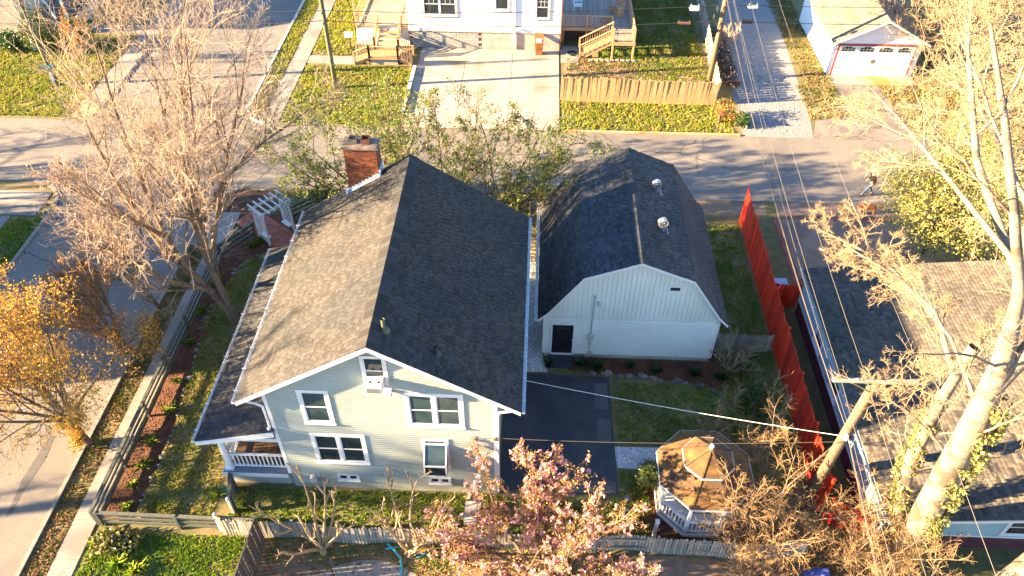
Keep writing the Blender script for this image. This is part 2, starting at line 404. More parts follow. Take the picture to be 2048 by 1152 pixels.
def kerb(name, pts, w=.15, h=.11, m='kerb'):
    """a kerb cut into stones, each stone a piece"""
    k = tag(bpy.data.objects.new(name, None), kind='structure'); col.objects.link(k); ORG[k.name] = Vector((0,0,0))
    me = None
    for (a, b) in zip(pts[:-1], pts[1:]):
        a, b = Vector((*a, 0)), Vector((*b, 0)); L = (b-a).length; n = max(1, round(L/2.4)); d = (b-a)/n
        s = MB(); s.box(-d.length/2+.006, d.length/2-.006, -w/2, w/2, -.06, h); me = s.mesh('kerb_stone', M[m])
        R = Matrix.Rotation(math.atan2(d.y, d.x), 3, 'Z')
        for i in range(n): piece('kerb_stone', me, k, a + d*(i+.5), R)
    return k
kerb('kerb_south_verge', [(XR+.08, -14), (XR+.08, YS-2.2)], m='old_kerb')
kerb('kerb_south_corner', arc(XR+2.2, YS-2.2, 2.12, 180, 110, 4), m='old_kerb')
kerb('kerb_street_south', [(5.2, YS-.08), (18.0, YS-.08)], m='old_kerb')
kerb('kerb_north_verge', [(XR2+.08, YN+2), (XR2-.3, 62)])
kerb('kerb_north_corner', arc(XR2+2, YN+2, 1.92, 260, 185, 4))
kerb('kerb_street_north', [(6.9, YN+.08), (18.0, YN+.12)], m='stained_concrete')
kerb('kerb_north_left', [(XL2-.08, YN+1.5), (XL2-.3, 62)], m='old_kerb')
kerb('kerb_south_left', [(XL-.08, -10), (XL-.08, YS-2.8)], m='old_kerb')
kerb('kerb_south_left_corner', arc(XL-2.5, YS-2.5, 2.42, 5, 85, 4), m='old_kerb')

def slabs(name, m, x0, x1, y0, y1, nx, ny, gap=.014, z0=.004, z1=.045, mats=None):
    k = tag(bpy.data.objects.new(name, None), kind='structure'); col.objects.link(k); ORG[k.name] = Vector((0,0,0))
    w, d = (x1-x0)/nx, (y1-y0)/ny
    s = MB(); s.box(-w/2+gap/2, w/2-gap/2, -d/2+gap/2, d/2-gap/2, z0, z1); me = s.mesh('slab', M[m])
    for i in range(nx):
        for j in range(ny):
            q = me
            if mats and (i, j) in mats:
                q = me.copy(); q.materials.clear(); q.materials.append(M[mats[(i, j)]])
            piece('slab', q, k, (x0+w*(i+.5), y0+d*(j+.5), rnd.uniform(-.004, .004)), Matrix.Rotation(rnd.uniform(-.003,.003), 3, 'Z'))
    return k
slabs('pavement_house_side', 'concrete', -12.05, -11.14, -14.2, 14.4, 1, 18)
slabs('pavement_corner', 'concrete', -13.0, -11.14, 14.45, 17.3, 2, 2)
slabs('pavement_north_right', 'concrete', -12.6, -11.45, 26.6, 62, 1, 22)
slabs('pavement_north_left', 'concrete', -24.9, -23.62, 28.3, 62, 1, 22)
slabs('pavement_south_left', 'concrete', -25.2, -23.7, -6, 16.45, 1, 12)
slabs('pavement_corner_left', 'concrete', -29, -22.4, 16.5, 18.7, 4, 2)
slabs('pavement_ramp_left', 'stained_concrete', -24.9, -23.62, 26.6, 28.25, 1, 1)
slabs('porch_walkway', 'new_concrete', -11.4, -8.0, 34.4, 35.5, 3, 1)
slabs('neighbour_walkway', 'concrete', -29.5, -24.95, 38.4, 39.5, 4, 1)
slabs('concrete_driveway', 'new_concrete', -3.45, 6.62, 26.4, 37.15, 3, 2, gap=.03)
slabs('garage_apron', 'stained_concrete', 25.4, 31.3, 33.2, 34.4, 3, 1, mats={(0,0): 'new_concrete'})
b = MB(); b.box(-3.72, -3.48, 28.0, 34.1, 0, .22)
tag(b.build('low_wall', M['kerb'], org=(-3.6, 31, 0)), 'low pale concrete edging wall between lawn and concrete driveway', 'wall')
# asphalt drive between house and shed
drv = [(4.12,.32), (8.8,.45), (8.72,6.4), (4.85,6.5), (4.12,6.5)]
sheet('asphalt_driveway', [drv], .008, M['sealcoat'])
sheet('driveway_patches', [rect(8.05,8.62,4.6,6.05), rect(8.1,8.66,2.85,4.1), [(6.6,.5),(8.72,.5),(8.72,1.05),(6.7,1.0)]], .012, M['asphalt_patch'])
# old driveway of the garage, gravel lane, brick drive
sheet('cracked_driveway', [[(25.6,33.2),(28.6,33.2),(28.6,31.6),(31.4,30.6),(33.5,YN+.02),(22.6,YN+.02),(23.2,28.4),(25.0,29.6)]], .008, M['old_drive'])
sheet('gravel_lane', [[(18.2,YN+.02),(22.6,YN+.02),(22.95,28.8),(23.6,40),(24.6,60),(20.6,60),(19.2,40),(18.3,31)]], .010, M['gravel'])
sheet('front_dirt_strip', [[(13.4,18.2),(18.1,18.4),(18.2,19.58),(13.3,19.58)]], .006, M['soil'])
sheet('dry_yard', [[(7.0,31),(17,31),(17,35.4),(12.4,35.6),(12.4,34.8),(7.0,35.2)]], .004, M['soil'])
agg = tag(bpy.data.objects.new('aggregate_driveway', None), kind='structure'); col.objects.link(agg)
sb = []
for (x0, x1) in ((18.75, 22.3), (22.65, 26.2)):
    for (y0, y1) in ((18.45, 19.58), (13.3, 18.1)):
        s = MB(); s.box(x0, x1, y0, y1, .0, .03); s.build('slab', M['aggregate'], agg)
def brick_field(mb, x0, x1, y0, y1, bw=.2, bd=.1, z=.034, g=.012, run='x'):
    if run == 'x':
        r = 0; y = y0
        while y + bd <= y1 + 1e-6:
            x = x0 - (bw/2 if r % 2 else 0)
            while x < x1 - .02:
                a, c = max(x, x0), min(x + bw, x1)
                if c - a > .03: mb.box(a+g/2, c-g/2, y+g/2, y+bd-g/2, 0, z + rnd.uniform(-.004,.004))
                x += bw
            y += bd; r += 1
    else:
        r = 0; x = x0
        while x + bd <= x1 + 1e-6:
            y = y0 - (bw/2 if r % 2 else 0)
            while y < y1 - .02:
                a, c = max(y, y0), min(y + bw, y1)
                if c - a > .03: mb.box(x+g/2, x+bd-g/2, a+g/2, c-g/2, 0, z + rnd.uniform(-.004,.004))
                y += bw
            x += bd; r += 1
bf = MB()
brick_field(bf, 18.4, 26.2, 18.13, 18.42, run='x')
brick_field(bf, 18.4, 18.72, 11.2, 18.1, run='y')
brick_field(bf, 22.32, 22.62, 13.3, 18.1, run='y')
brick_field(bf, 18.75, 26.2, 12.95, 13.27, run='x')
tag(bf.build('brick_bands', M['dark_paver'], agg), kind='stuff')
# brick path under the arbor
bp = MB()
brick_field(bp, 0, 4.3, 0, 1.5, .21, .105, .04)
R = Matrix.Rotation(math.radians(-36), 3, 'Z')
bp.v = [tuple(R @ Vector(v) + Vector((-11.25, 16.45, .002))) for v in bp.v]
bpath = tag(bpy.data.objects.new('brick_path', None), kind='structure'); col.objects.link(bpath)
s = MB(); s.prism([R @ Vector((x, y, 0)) + Vector((-11.25, 16.45, .004)) for x, y in ((-.05,-.05),(4.35,-.05),(4.35,1.55),(-.05,1.55))], (0,0,.016)); s.build('bedding', M['mulch'], bpath)
tag(bp.build('pavers', M['paver'], bpath), kind='stuff')
# beds, patio
sheet('mulch_bed_fence', [[(-11.05,-1.5),(-9.9,-1.4),(-9.7,.4),(-9.65,3),(-10.15,6.6),(-10.55,9.1),(-10.35,10.8),(-9.9,13.2),(-8.9,14.1),(-7.4,14.0),(-7.2,17.2),(-9.2,17.6),(-11.05,15.0)]], .006, M['mulch'])
sheet('mulch_bed_corner', [[(-13.0,14.6),(-9.3,18.2),(-8.2,19.4),(-12.0,19.4),(-12.9,17.6)]], .005, M['mulch'])
sheet('mulch_bed_shed', [[(6.9,6.75),(10.5,6.5),(12.8,6.1),(14.0,5.7),(15.0,6.6),(15.1,8.0),(13.4,8.2),(13.35,7.5),(6.9,7.5)]], .006, M['mulch'])
sheet('mulch_bed_gazebo', [[(8.9,-1.55),(14.2,-1.55),(14.4,1.5),(10.0,1.2),(9.3,.9)]], .006, M['mulch'])
sheet('mulch_bed_back', [[(-7.0,15.2),(4.9,15.4),(4.9,19.2),(-7.0,19.2)]], .006, M['mulch'])
sheet('white_gravel_strip', [[(4.86,6.55),(5.98,6.6),(5.75,7.5),(5.66,15.4),(4.7,15.4)]], .007, M['white_bed'])
sheet('white_gravel_patch', [[(8.82,1.7),(10.6,1.6),(10.7,2.75),(8.75,2.7)]], .007, M['white_bed'])
pat = tag(bpy.data.objects.new('round_patio', None), kind='structure'); col.objects.link(pat)
for a0, a1 in ((8, 62), (63, 118), (119, 172)):
    s = MB(); s.prism([(-.4, -5.7, 0)] + [(x, y, 0) for x, y in arc(-.4, -5.7, 3.05, a0, a1, 10)], (0, 0, .04)); s.build('slab', M['concrete'], pat)
sheet('soil_bed_back', [rect(-4.5, 15.5, -9, -2.05)], .004, M['soil'])
flag = tag(bpy.data.objects.new('flagstone_path', None), kind='structure'); col.objects.link(flag)
for i in range(7):
    cx, cy = 8.6 + i*.75, -3.15 + rnd.uniform(-.12,.12); pts = []
    for k in range(6):
        a = k*math.pi/3 + rnd.uniform(-.25,.25); r = rnd.uniform(.28,.4); pts.append((cx + r*math.cos(a), cy + r*.8*math.sin(a), .004))
    s = MB(); s.prism(pts, (0,0,.035)); s.build('flagstone', M['stained_concrete'], flag)

# ------------------------------------------------------------------ grass and loose stuff
rng = np.random.default_rng(11)
def scatter(rects, dens, keep=None):
    out = []
    for r in rects:
        x0, x1, y0, y1 = r[:4]; d = dens * (r[4] if len(r) > 4 else 1)
        n = int((x1-x0)*(y1-y0)*d)
        p = np.stack([rng.uniform(x0, x1, n), rng.uniform(y0, y1, n)], 1)
        out.append(p)
    P = np.concatenate(out)
    # clumpy density
    c = np.sin(P[:,0]*2.1 + 1.3*np.sin(P[:,1]*1.7)) * np.sin(P[:,1]*2.6 + 1.1*np.sin(P[:,0]*1.9)) + .6*np.sin(P[:,0]*7.3+P[:,1]*3.1)*np.sin(P[:,1]*6.7-P[:,0]*2.2)
    P = P[c > rng.uniform(-1.6, .75, len(P))]
    if keep is not None: P = P[keep(P)]
    return P
def blades(name, P, h0, h1, w, m, nb=3, lean=.5):
    n = len(P); P = np.repeat(P, nb, 0); n = len(P)
    P = P + rng.normal(0, .018, P.shape)
    a = rng.uniform(0, 2*np.pi, n); h = rng.uniform(h0, h1, n); ww = rng.uniform(.6, 1.3, n)*w
    t = rng.uniform(0, 2*np.pi, n); l = rng.uniform(.1, lean, n)*h*1.6
    V = np.zeros((n, 3, 3))
    V[:,0,0] = P[:,0]-np.cos(a)*ww; V[:,0,1] = P[:,1]-np.sin(a)*ww
    V[:,1,0] = P[:,0]+np.cos(a)*ww; V[:,1,1] = P[:,1]+np.sin(a)*ww
    V[:,2,0] = P[:,0]+np.cos(t)*l; V[:,2,1] = P[:,1]+np.sin(t)*l; V[:,2,2] = h
    V[:,:2,2] = -.005
    return np_mesh(name, V.reshape(-1,3), np.arange(n*3).reshape(-1,3), m)
front = scatter([(-10.3,-6.9,-1.45,13.6)], 260, lambda P: (P[:,0] > -9.75 - np.clip((P[:,1]-3)*.13, 0, .85) + np.clip((P[:,1]-10)*.3, 0, 1.2)))
tag(blades('front_lawn_grass', front, .05, .12, .022, M['grass']), 'thin patchy lawn grass between flower bed and porch', 'grass', kind='stuff')
P = scatter([(-11.0,-4.9,-5.2,-1.95)], 420)
tag(blades('lime_grass', P, .06, .14, .024, M['grass_lush'], 3), 'bright green grass outside the back fence corner', 'grass', kind='stuff')
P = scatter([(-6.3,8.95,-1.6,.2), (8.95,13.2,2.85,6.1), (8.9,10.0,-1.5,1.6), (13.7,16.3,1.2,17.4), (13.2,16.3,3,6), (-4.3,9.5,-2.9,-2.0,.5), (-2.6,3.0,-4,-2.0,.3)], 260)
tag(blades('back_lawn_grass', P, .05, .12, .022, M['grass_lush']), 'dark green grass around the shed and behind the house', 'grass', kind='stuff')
P = scatter([(-13.05,-12.08,-14,14.3)], 260)
tag(blades('verge_grass', P, .05, .11, .022, M['straw']), 'dry verge grass between kerb and pavement', 'grass', kind='stuff')
P = scatter([(-23.6,-21.8,-3,16.3), (-30,-25.3,6,16.4)], 220)
tag(blades('left_verge_grass', P, .07, .16, .03, M['grass_lush']), 'thick green verge grass across the crossing street', 'grass', kind='stuff')
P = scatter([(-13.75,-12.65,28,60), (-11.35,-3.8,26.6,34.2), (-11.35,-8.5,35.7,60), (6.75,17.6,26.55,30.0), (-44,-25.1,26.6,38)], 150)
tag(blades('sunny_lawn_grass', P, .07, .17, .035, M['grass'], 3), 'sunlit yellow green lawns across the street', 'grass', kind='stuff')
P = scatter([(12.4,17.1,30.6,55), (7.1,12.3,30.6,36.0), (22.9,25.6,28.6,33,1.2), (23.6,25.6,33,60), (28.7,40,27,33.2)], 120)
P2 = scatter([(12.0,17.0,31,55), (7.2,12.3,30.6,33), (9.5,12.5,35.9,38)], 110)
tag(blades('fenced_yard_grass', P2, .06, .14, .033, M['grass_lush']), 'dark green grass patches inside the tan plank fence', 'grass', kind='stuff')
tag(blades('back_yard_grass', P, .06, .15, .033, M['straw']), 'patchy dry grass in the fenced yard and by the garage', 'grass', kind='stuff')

def bits(name, P, s0, s1, m, flat=.6, z=.01):
    n = len(P); s = rng.uniform(s0, s1, n); a = rng.uniform(0, 2*np.pi, n)
    base = np.array([[1,0,0],[0,1,0],[-1,0,0],[0,-1,0],[0,0,1],[0,0,-1]], float)
    V = base[None] * s[:,None,None]; V[:,:,2] *= flat
    ca, sa = np.cos(a)[:,None], np.sin(a)[:,None]
    x = V[:,:,0]*ca - V[:,:,1]*sa*.7; y = V[:,:,0]*sa + V[:,:,1]*ca*.7
    V[:,:,0] = x + P[:,0:1]; V[:,:,1] = y + P[:,1:2]; V[:,:,2] += z
    F = np.array([[0,1,4],[1,2,4],[2,3,4],[3,0,4],[1,0,5],[2,1,5],[3,2,5],[0,3,5]])
    return np_mesh(name, V.reshape(-1,3), (F[None] + (np.arange(n)*6)[:,None,None]).reshape(-1,3), m)
P = scatter([(18.4,22.6,26.5,60)], 60, lambda P: (P[:,0] > 18.3 + np.clip((P[:,1]-33)*.09,0,9)) )
tag(bits('lane_stones', P, .03, .06, M['pebble']), 'loose grey gravel of the lane', 'gravel', kind='stuff')
P = scatter([(4.85,5.75,6.6,15.3), (8.85,10.6,1.7,2.7)], 520)
tag(bits('white_stones', P, .025, .05, M['white_pebble']), 'loose white gravel stones by the drive', 'gravel', kind='stuff')
P = scatter([(-10.95,-9.95,-1.4,13.5), (-9.8,-7.3,14,17), (7.0,14.5,6.3,7.5), (9.3,14,-1.5,1.0), (-12.7,-9.4,15.5,18.3), (-6.8,4.8,15.5,19)], 120)
P = P[~((P[:,0] > 8.9) & (P[:,0] < 9.1))]
tag(bits('mulch_chips', P, .025, .06, M['mulch_bit'], .3), 'rust coloured bark chips in the flower beds', 'mulch', kind='stuff')
P = scatter([(-13.05,-12.1,-8,-1.2), (-13.0,-12.1,-1,9,.25), (-4.4,9.8,-4.6,-2.1,.5), (12,17.5,-3.5,0,.7), (13.4,16.9,-4.5,-1.8,.7)], 170)
n = len(P); a = rng.uniform(0, 6.28, n); s = rng.uniform(.03, .06, n); tl = rng.uniform(-.5,.5,(n,2))
V = np.zeros((n,4,3))
for k in range(4):
    r = s*(1.2 if k % 2 else .6); V[:,k,0] = P[:,0]+np.cos(a+k*1.57)*r; V[:,k,1] = P[:,1]+np.sin(a+k*1.57)*r
    V[:,k,2] = .03 + rng.uniform(0,.03,n)
tag(np_mesh('fallen_leaves', V.reshape(-1,3), np.arange(n*4).reshape(-1,4), M['leaf_litter']), 'brown fallen leaves on the verge and under the shrubs', 'leaves', kind='stuff')
# ------------------------------------------------------------------ building helpers
def tab_mesh(m):
    b = MB()
    b.add([(0,0,0),(1,0,0),(1,1,0),(0,1,0),(0,0,1.0),(1,0,1.0),(1,1,.3),(0,1,.3)], [(4,5,6,7),(0,1,5,4),(1,2,6,5),(3,0,4,7)])
    return b.mesh('shingle', m)
TABV = np.array([(0,0,0),(1,0,0),(1,1,0),(0,1,0),(0,0,1.0),(1,0,1.0),(1,1,.3),(0,1,.3)])
TABF = np.array([(4,5,6,7),(0,1,5,4),(1,2,6,5),(3,0,4,7)])
def shingle_tabs(O, U, V, ul, vl, expo=.13, w=.20, clip=None):
    """tabs of one slope: O is a corner of the eave, U runs along it, V up the slope"""
    O, U, V = Vector(O), Vector(U).normalized(), Vector(V).normalized()
    if U.cross(V).z < 0: O = O + U*ul; U = -U
    N = U.cross(V); out = []
    for i in range(int(math.ceil(vl/expo - 1e-6))):
        v0 = i*expo; ln = min(expo + .03, vl - v0 + .02)
        u = -rnd.choice((0, .1, .15, .2, .25))*w/.3
        a0, a1 = clip(v0 + expo/2) if clip else (0, ul)
        while u < a1:
            ww = w*rnd.choice((.6, 1, 1, 1, 1.35)); x0, x1 = max(u, a0), min(u + ww, a1); u += ww
            if x1 - x0 < .04: continue
            out.append((O + U*x0 + V*v0, U, V, N, x1 - x0 - .006, ln, rnd.choice((.009, .012, .018))))
    return out
def lay_shingles(roof, tabs, m, keep=300):
    def score(t):
        c = t[0] + t[1]*t[4]/2; d = CAM - c
        return max(0, t[3].dot(d.normalized()))*t[4]/d.length_squared
    tabs = sorted(tabs, key=score, reverse=True)
    me = tab_mesh(m)
    for t in tabs[:keep]:
        piece('shingle', me, roof, t[0], Matrix((t[1], t[2], t[3])).transposed(), (t[4], t[5], t[6]))
    rest = tabs[keep:]
    if rest:
        O = np.array([t[0] for t in rest]); U = np.array([t[1]*t[4] for t in rest]); V = np.array([t[2]*t[5] for t in rest]); N = np.array([t[3]*t[6] for t in rest])
        vs = O[:,None] + TABV[None,:,0:1]*U[:,None] + TABV[None,:,1:2]*V[:,None] + TABV[None,:,2:3]*N[:,None]
        F = TABF[None] + (np.arange(len(rest))*8)[:,None,None]
        tag(np_mesh('shingle_field', vs.reshape(-1,3), F.reshape(-1,4), m, roof), kind='stuff')

def laps(mb, xa, xb, z0, z1, expo, pt, out=.026):
    """clapboards: xa/xb give the ends of a course at height z; pt maps (s, z, offset) to the world"""
    z = z0
    while z < z1 - .02:
        t = min(z + expo, z1)
        a0, b0, a1, b1 = xa(z), xb(z), xa(t), xb(t)
        if b0 - a0 > .05 and b1 - a1 > .0:
            n = len(mb.v); k = z + (t-z)*.6; am, bm_ = a0 + (a1-a0)*.6, b0 + (b1-b0)*.6      # flat face below, sloped cove above
            mb.v += [tuple(pt(a0,z,out)), tuple(pt(b0,z,out)), tuple(pt(bm_,k,out-.003)), tuple(pt(am,k,out-.003)), tuple(pt(b1,t,.002)), tuple(pt(a1,t,.002)), tuple(pt(a0,z,0)), tuple(pt(b0,z,0))]
            mb.f += [(n,n+1,n+2,n+3),(n+3,n+2,n+4,n+5),(n+6,n+7,n+1,n)]
        z = t
def face(axis, pos, sgn):
    """returns pt(s, z, off): a wall plane with outward offset"""
    if axis == 'y': return lambda s, z, o: (s, pos + sgn*o, z)
    return lambda s, z, o: (pos + sgn*o, s, z)
def fbox(mb, pt, s0, s1, z0, z1, o0, o1):
    a = pt(s0, z0, o0); b = pt(s1, z1, o1)
    return mb.box(min(a[0],b[0]), max(a[0],b[0]), min(a[1],b[1]), max(a[1],b[1]), min(a[2],b[2]), max(a[2],b[2]))
def window(parent, pt, s0, s1, z0, z1, trim=.11, n=1, hung=True, tm='white', gm='glass', proud=.06, sill=True, grid=0):
    f = MB()
    fbox(f, pt, s0-trim, s0, z0-trim*.9, z1+trim, 0, proud); fbox(f, pt, s1, s1+trim, z0-trim*.9, z1+trim, 0, proud)
    fbox(f, pt, s0, s1, z1, z1+trim, 0, proud-.002); fbox(f, pt, s0, s1, z0-trim*.9, z0, 0, proud-.002)
    w = (s1-s0)/n
    for i in range(1, n): fbox(f, pt, s0+w*i-trim*.45, s0+w*i+trim*.45, z0, z1, 0, proud-.004)
    win = f.build('window', M[tm], parent)
    if sill:
        k = MB(); fbox(k, pt, s0-trim-.03, s1+trim+.03, z0-trim*.9-.04, z0-trim*.9, 0, proud+.05); k.build('sill', M[tm], win)
    for i in range(n):
        a = s0 + w*i + (trim*.45 if i else 0); b = s0 + w*(i+1) - (trim*.45 if i < n-1 else 0)
        e = .045
        r = MB(); zm = (z0+z1)/2
        fbox(r, pt, a, a+e, z0, z1, .028, .046); fbox(r, pt, b-e, b, z0, z1, .028, .046)
        fbox(r, pt, a+e, b-e, z1-e, z1, .028, .045); fbox(r, pt, a+e, b-e, z0, z0+e, .028, .045)
        if hung: fbox(r, pt, a+e, b-e, zm-.025, zm+.025, .028, .047)
        for g in range(1, grid):
            x = a+e+(b-a-2*e)*g/grid; fbox(r, pt, x-.012, x+.012, zm, z1-e, .028, .04)
        if grid: fbox(r, pt, a+e, b-e, (zm+z1)/2-.012, (zm+z1)/2+.012, .028, .039)
        r.build('sash', M[tm], win)
        if hung:
            for q0, q1 in ((z0+e, zm-.025), (zm+.025, z1-e)):
                p = MB(); fbox(p, pt, a+e, b-e, q0, q1, .028, .034); p.build('pane', M[gm], win)
        else:
            p = MB(); fbox(p, pt, a+e, b-e, z0+e, z1-e, .028, .034); p.build('pane', M[gm], win)
    return win
def gutter(parent, x, y0, y1, z, sgn, m='white', straps=1.0):
    g = MB(); w = .12
    a, b = (x, x+sgn*w) if sgn > 0 else (x+sgn*w, x)
    g.box(a, b, y0, y1, z-.10, z-.09); g.box(a, a+.012, y0, y1, z-.09, z); g.box(b-.012, b, y0, y1, z-.09, z+.005)
    g.box(a+.012, b-.012, y0, y0+.01, z-.09, z-.003); g.box(a+.012, b-.012, y1-.01, y1, z-.09, z-.003)
    o = g.build('gutter', M[m], parent)
    s = MB(); y = y0 + .5
    while y < y1:
        s.box(a-.05, b+.012, y-.02, y+.02, z+.006, z+.014); y += straps
    s.build('gutter_straps', M['flash'], o)
    return o

# ------------------------------------------------------------------ main house
H = thing('house', 'large sage green clapboard house with steep grey shingle roof and brick chimney', 'house', (0, 5.2, 0))
RX, RE, RP, RL = 4.89, 5.77, 8.84, 10.5
sl = (RP-RE)/RX
wl, wr, wy0, wy1 = -4.01, 4.04, .30, 10.2
def under(x): return RE + (RX-abs(x))*sl - .17
MB().box(wl+.03, wr-.03, wy0+.03, wy1-.03, 0, 1.04).build('foundation', M['sage_base'], H)
w = MB(); w.prism([(wl+.02, wy0+.02, 1.0), (wr-.02, wy0+.02, 1.0), (wr-.02, wy0+.02, under(wr)), (0, wy0+.02, RP-.17), (wl+.02, wy0+.02, under(wl))], (0, wy1-wy0-.04, 0)); w.build('wall', M['sage'], H)
ptF = face('y', wy0, -1)
s = MB(); lim = lambda z: RX - (z + .17 - RE)/sl
laps(s, lambda z: max(wl, -lim(z)), lambda z: min(wr, lim(z)), 1.0, RP-.25, .125, ptF, .034)
s.build('front_siding', M['sage'], H)
s = MB(); laps(s, lambda z: wy0, lambda z: wy1, 1.0, under(wl)-.02, .115, face('x', wl, -1)); s.build('porch_side_siding', M['sage'], H)
s = MB(); laps(s, lambda z: wy0, lambda z: wy1, 1.0, under(wr)-.02, .115, face('x', wr, 1)); s.build('drive_side_siding', M['sage'], H)
c = MB(); c.box(wl-.03, wl+.1, wy0-.035, wy0+.1, 1.0, under(wl)-.03); c.build('corner_board', M['white'], H)
c = MB(); c.box(wr-.1, wr+.03, wy0-.035, wy0+.1, 1.0, under(wr)-.03); c.build('corner_board', M['white'], H)
# roof
roof = MB()
for sg in (-1, 1):
    roof.prism([(sg*RX, 0, RE-.13), (sg*RX, 0, RE), (0, 0, RP), (0, 0, RP-.13)], (0, RL, 0))
roof = roof.build('roof', M['felt'], H)
Lr = math.hypot(RX, RP-RE)
tabs = shingle_tabs((-RX-.03, -.03, RE-.019), (0,1,0), (RX, 0, RP-RE), RL+.06, Lr)
tabs += shingle_tabs((RX+.03, -.03, RE-.019), (0,1,0), (-RX, 0, RP-RE), RL+.06, Lr)
lay_shingles(roof, tabs, M['shingle'])
cap = MB(); y = -.03
while y < RL:
    e = min(y + .27, RL+.03); k = rnd.uniform(0,.004)
    for sg in (-1, 1):
        cap.prism([(sg*.36, y, RP-.36*sl+.035+k), (0, y, RP+.045+k), (0, y, RP+.03+k), (sg*.36, y, RP-.36*sl+.02)], (0, e-y-.012, 0))
    y = e
cap.build('ridge_cap', M['shingle'], roof)
for yy in (-.03, RL+.005):
    for sg in (-1, 1):
        r = MB(); r.prism([(sg*RX, yy, RE-.20), (sg*RX, yy, RE-.022), (0, yy, RP-.022), (0, yy, RP-.22)], (0, .026, 0)); r.build('rake_board', M['white'], H)
so = MB()
for sg in (-1, 1): so.prism([(sg*RX, 0.0, RE-.15), (sg*(RX-.9), 0.0, RE-.15+.9*sl), (sg*(RX-.9), 0, RE-.17+.9*sl), (sg*RX, 0, RE-.19)], (0, RL, 0))
so.build('soffit', M['white'], H)
gutter(H, -RX-.03, 0, RL, RE-.03, -1); gutter(H, RX+.03, 0, RL, RE-.03, 1)
d = MB(); d.tube([(4.96,.25,5.62),(4.6,.25,5.45),(4.14,.24,5.35),(4.10,.24,5.1),(4.10,.24,.3)], .045, 8); d.build('downspout', M['white'], H)
d = MB(); d.tube([(-4.93,.22,5.62),(-4.3,.2,5.45),(-4.09,.2,5.3),(-4.09,.2,4.1)], .045, 8); d.build('downspout', M['white'], H)
d = MB(); d.ball((-4.16,.22,3.98), .075, 10, 7); d.build('downspout_elbow', M['white'], H, True)
# windows of the gable
window(H, ptF, -2.66, -1.82, 4.48, 6.10, trim=.13, gm='curtained')
window(H, ptF, -2.62, -.88, 2.0, 3.58, trim=.13, n=2)
window(H, ptF, 1.04, 2.78, 4.52, 6.12, trim=.14, n=2, gm='curtained')
window(H, ptF, -2.08, -1.36, .74, 1.04, trim=.06, n=2, hung=False)
window(H, ptF, 1.48, 2.2, .74, 1.04, trim=.06, n=2, hung=False)
aw = window(H, ptF, -.28, .38, 6.72, 8.0, trim=.10, hung=True, tm='white_worn')
# bay of the garden window
window(H, ptF, 1.42, 2.18, 1.98, 3.52, trim=.11, hung=False)
gw = MB(); y0, y1 = wy0-.05, wy0-.55
for x in (1.40, 2.20):
    gw.bar((x, y1, 2.02), (x, y1, 2.62), .05, .05); gw.bar((x, y0, 3.3), (x, y1, 2.62), .05, .05); gw.bar((x, y0, 2.0), (x, y1, 2.0), .05, .05)
gw.bar((1.375, y1, 2.62), (2.225, y1, 2.62), .055, .055); gw.bar((1.375, y1, 2.0), (2.225, y1, 2.0), .055, .055)
gw.box(1.42, 2.18, y1, y0, 1.96, 1.99); gw.box(1.36, 2.24, y0-.02, y0+.02, 3.27, 3.36)
gw = gw.build('garden_window', M['white'], H)
p = MB(); p.prism([(1.425, y0, 3.29), (2.175, y0, 3.29), (2.175, y1+.03, 2.64), (1.425, y1+.03, 2.64)], (0, -.004, -.008)); p.build('sloped_pane', M['curtained'], gw)
p = MB(); p.box(1.425, 2.175, y1-.004, y1+.004, 2.03, 2.6); p.build('front_pane', M['glass'], gw)
for x in (1.40, 2.20):
    p = MB(); p.prism([(x, y0, 2.03), (x, y1+.02, 2.03), (x, y1+.02, 2.6), (x, y0, 3.25)], (.005,0,0)); p.build('side_pane', M['glass'], gw)
p = MB()
for x in (1.55, 1.75, 2.0): p.tube([(x, y0-.2, 2.0), (x, y0-.2, 2.14)], [.05, .07], 8)
p.build('flower_pots', M['clay'], gw)
# small fittings on the gable
f = MB(); f.box(.30, .52, .17, .29, 6.32, 6.46); f.tube([(.36,.2,6.36),(.33,.08,6.27)], [.04,.07], 8); f.tube([(.47,.2,6.36),(.5,.08,6.27)], [.04,.07], 8); f.build('flood_light', M['ac_white'], H)
f = MB(); f.tube([(-3.1,.36,.72),(-3.1,.14,.72)], [.17,.15], 14); f.box(-3.28,-2.92,.24,.3,.5,.72); f.tube([(-2.86,.27,.62),(-2.86,.27,1.1)], .025, 6); f.build('electric_meter', M['grey_metal'], H)
f = MB(); f.box(3.18, 3.44, .18, .31, .76, 1.0); f.build('vent_hood', M['white'], H)
f = MB(); f.box(3.22, 3.40, .172, .181, .80, .95); f.build('vent_slot', M['black_rubber'], H)
f = MB(); f.box(3.93, 4.12, .18, .27, 3.72, 3.80); f.box(3.9, 3.95, .12, .25, 3.80, 4.0); f.build('cable_bracket', M['deck_wood'], H)
for (x, y, h, m) in ((.40, .95, .52, 'pole_green'), (2.02, .9, .36, 'black_rubber')):
    z = RP - x*sl
    v = MB(); v.tube([(x,y,z-.1),(x,y,z+h)], .065, 12, cap=False); v.tube([(x,y,z+h),(x,y,z+h-.02)], [.066,.045], 12, cap=False); v.tube([(x,y,z-.05),(x,y,z+.08)], [.2,.075], 12)
    v = v.build('vent_pipe', M[m], H); v2 = MB(); v2.tube([(x,y,z+h-.06),(x,y,z+h-.05)], .055, 12); v2.build('pipe_bore', M['black_rubber'], v)
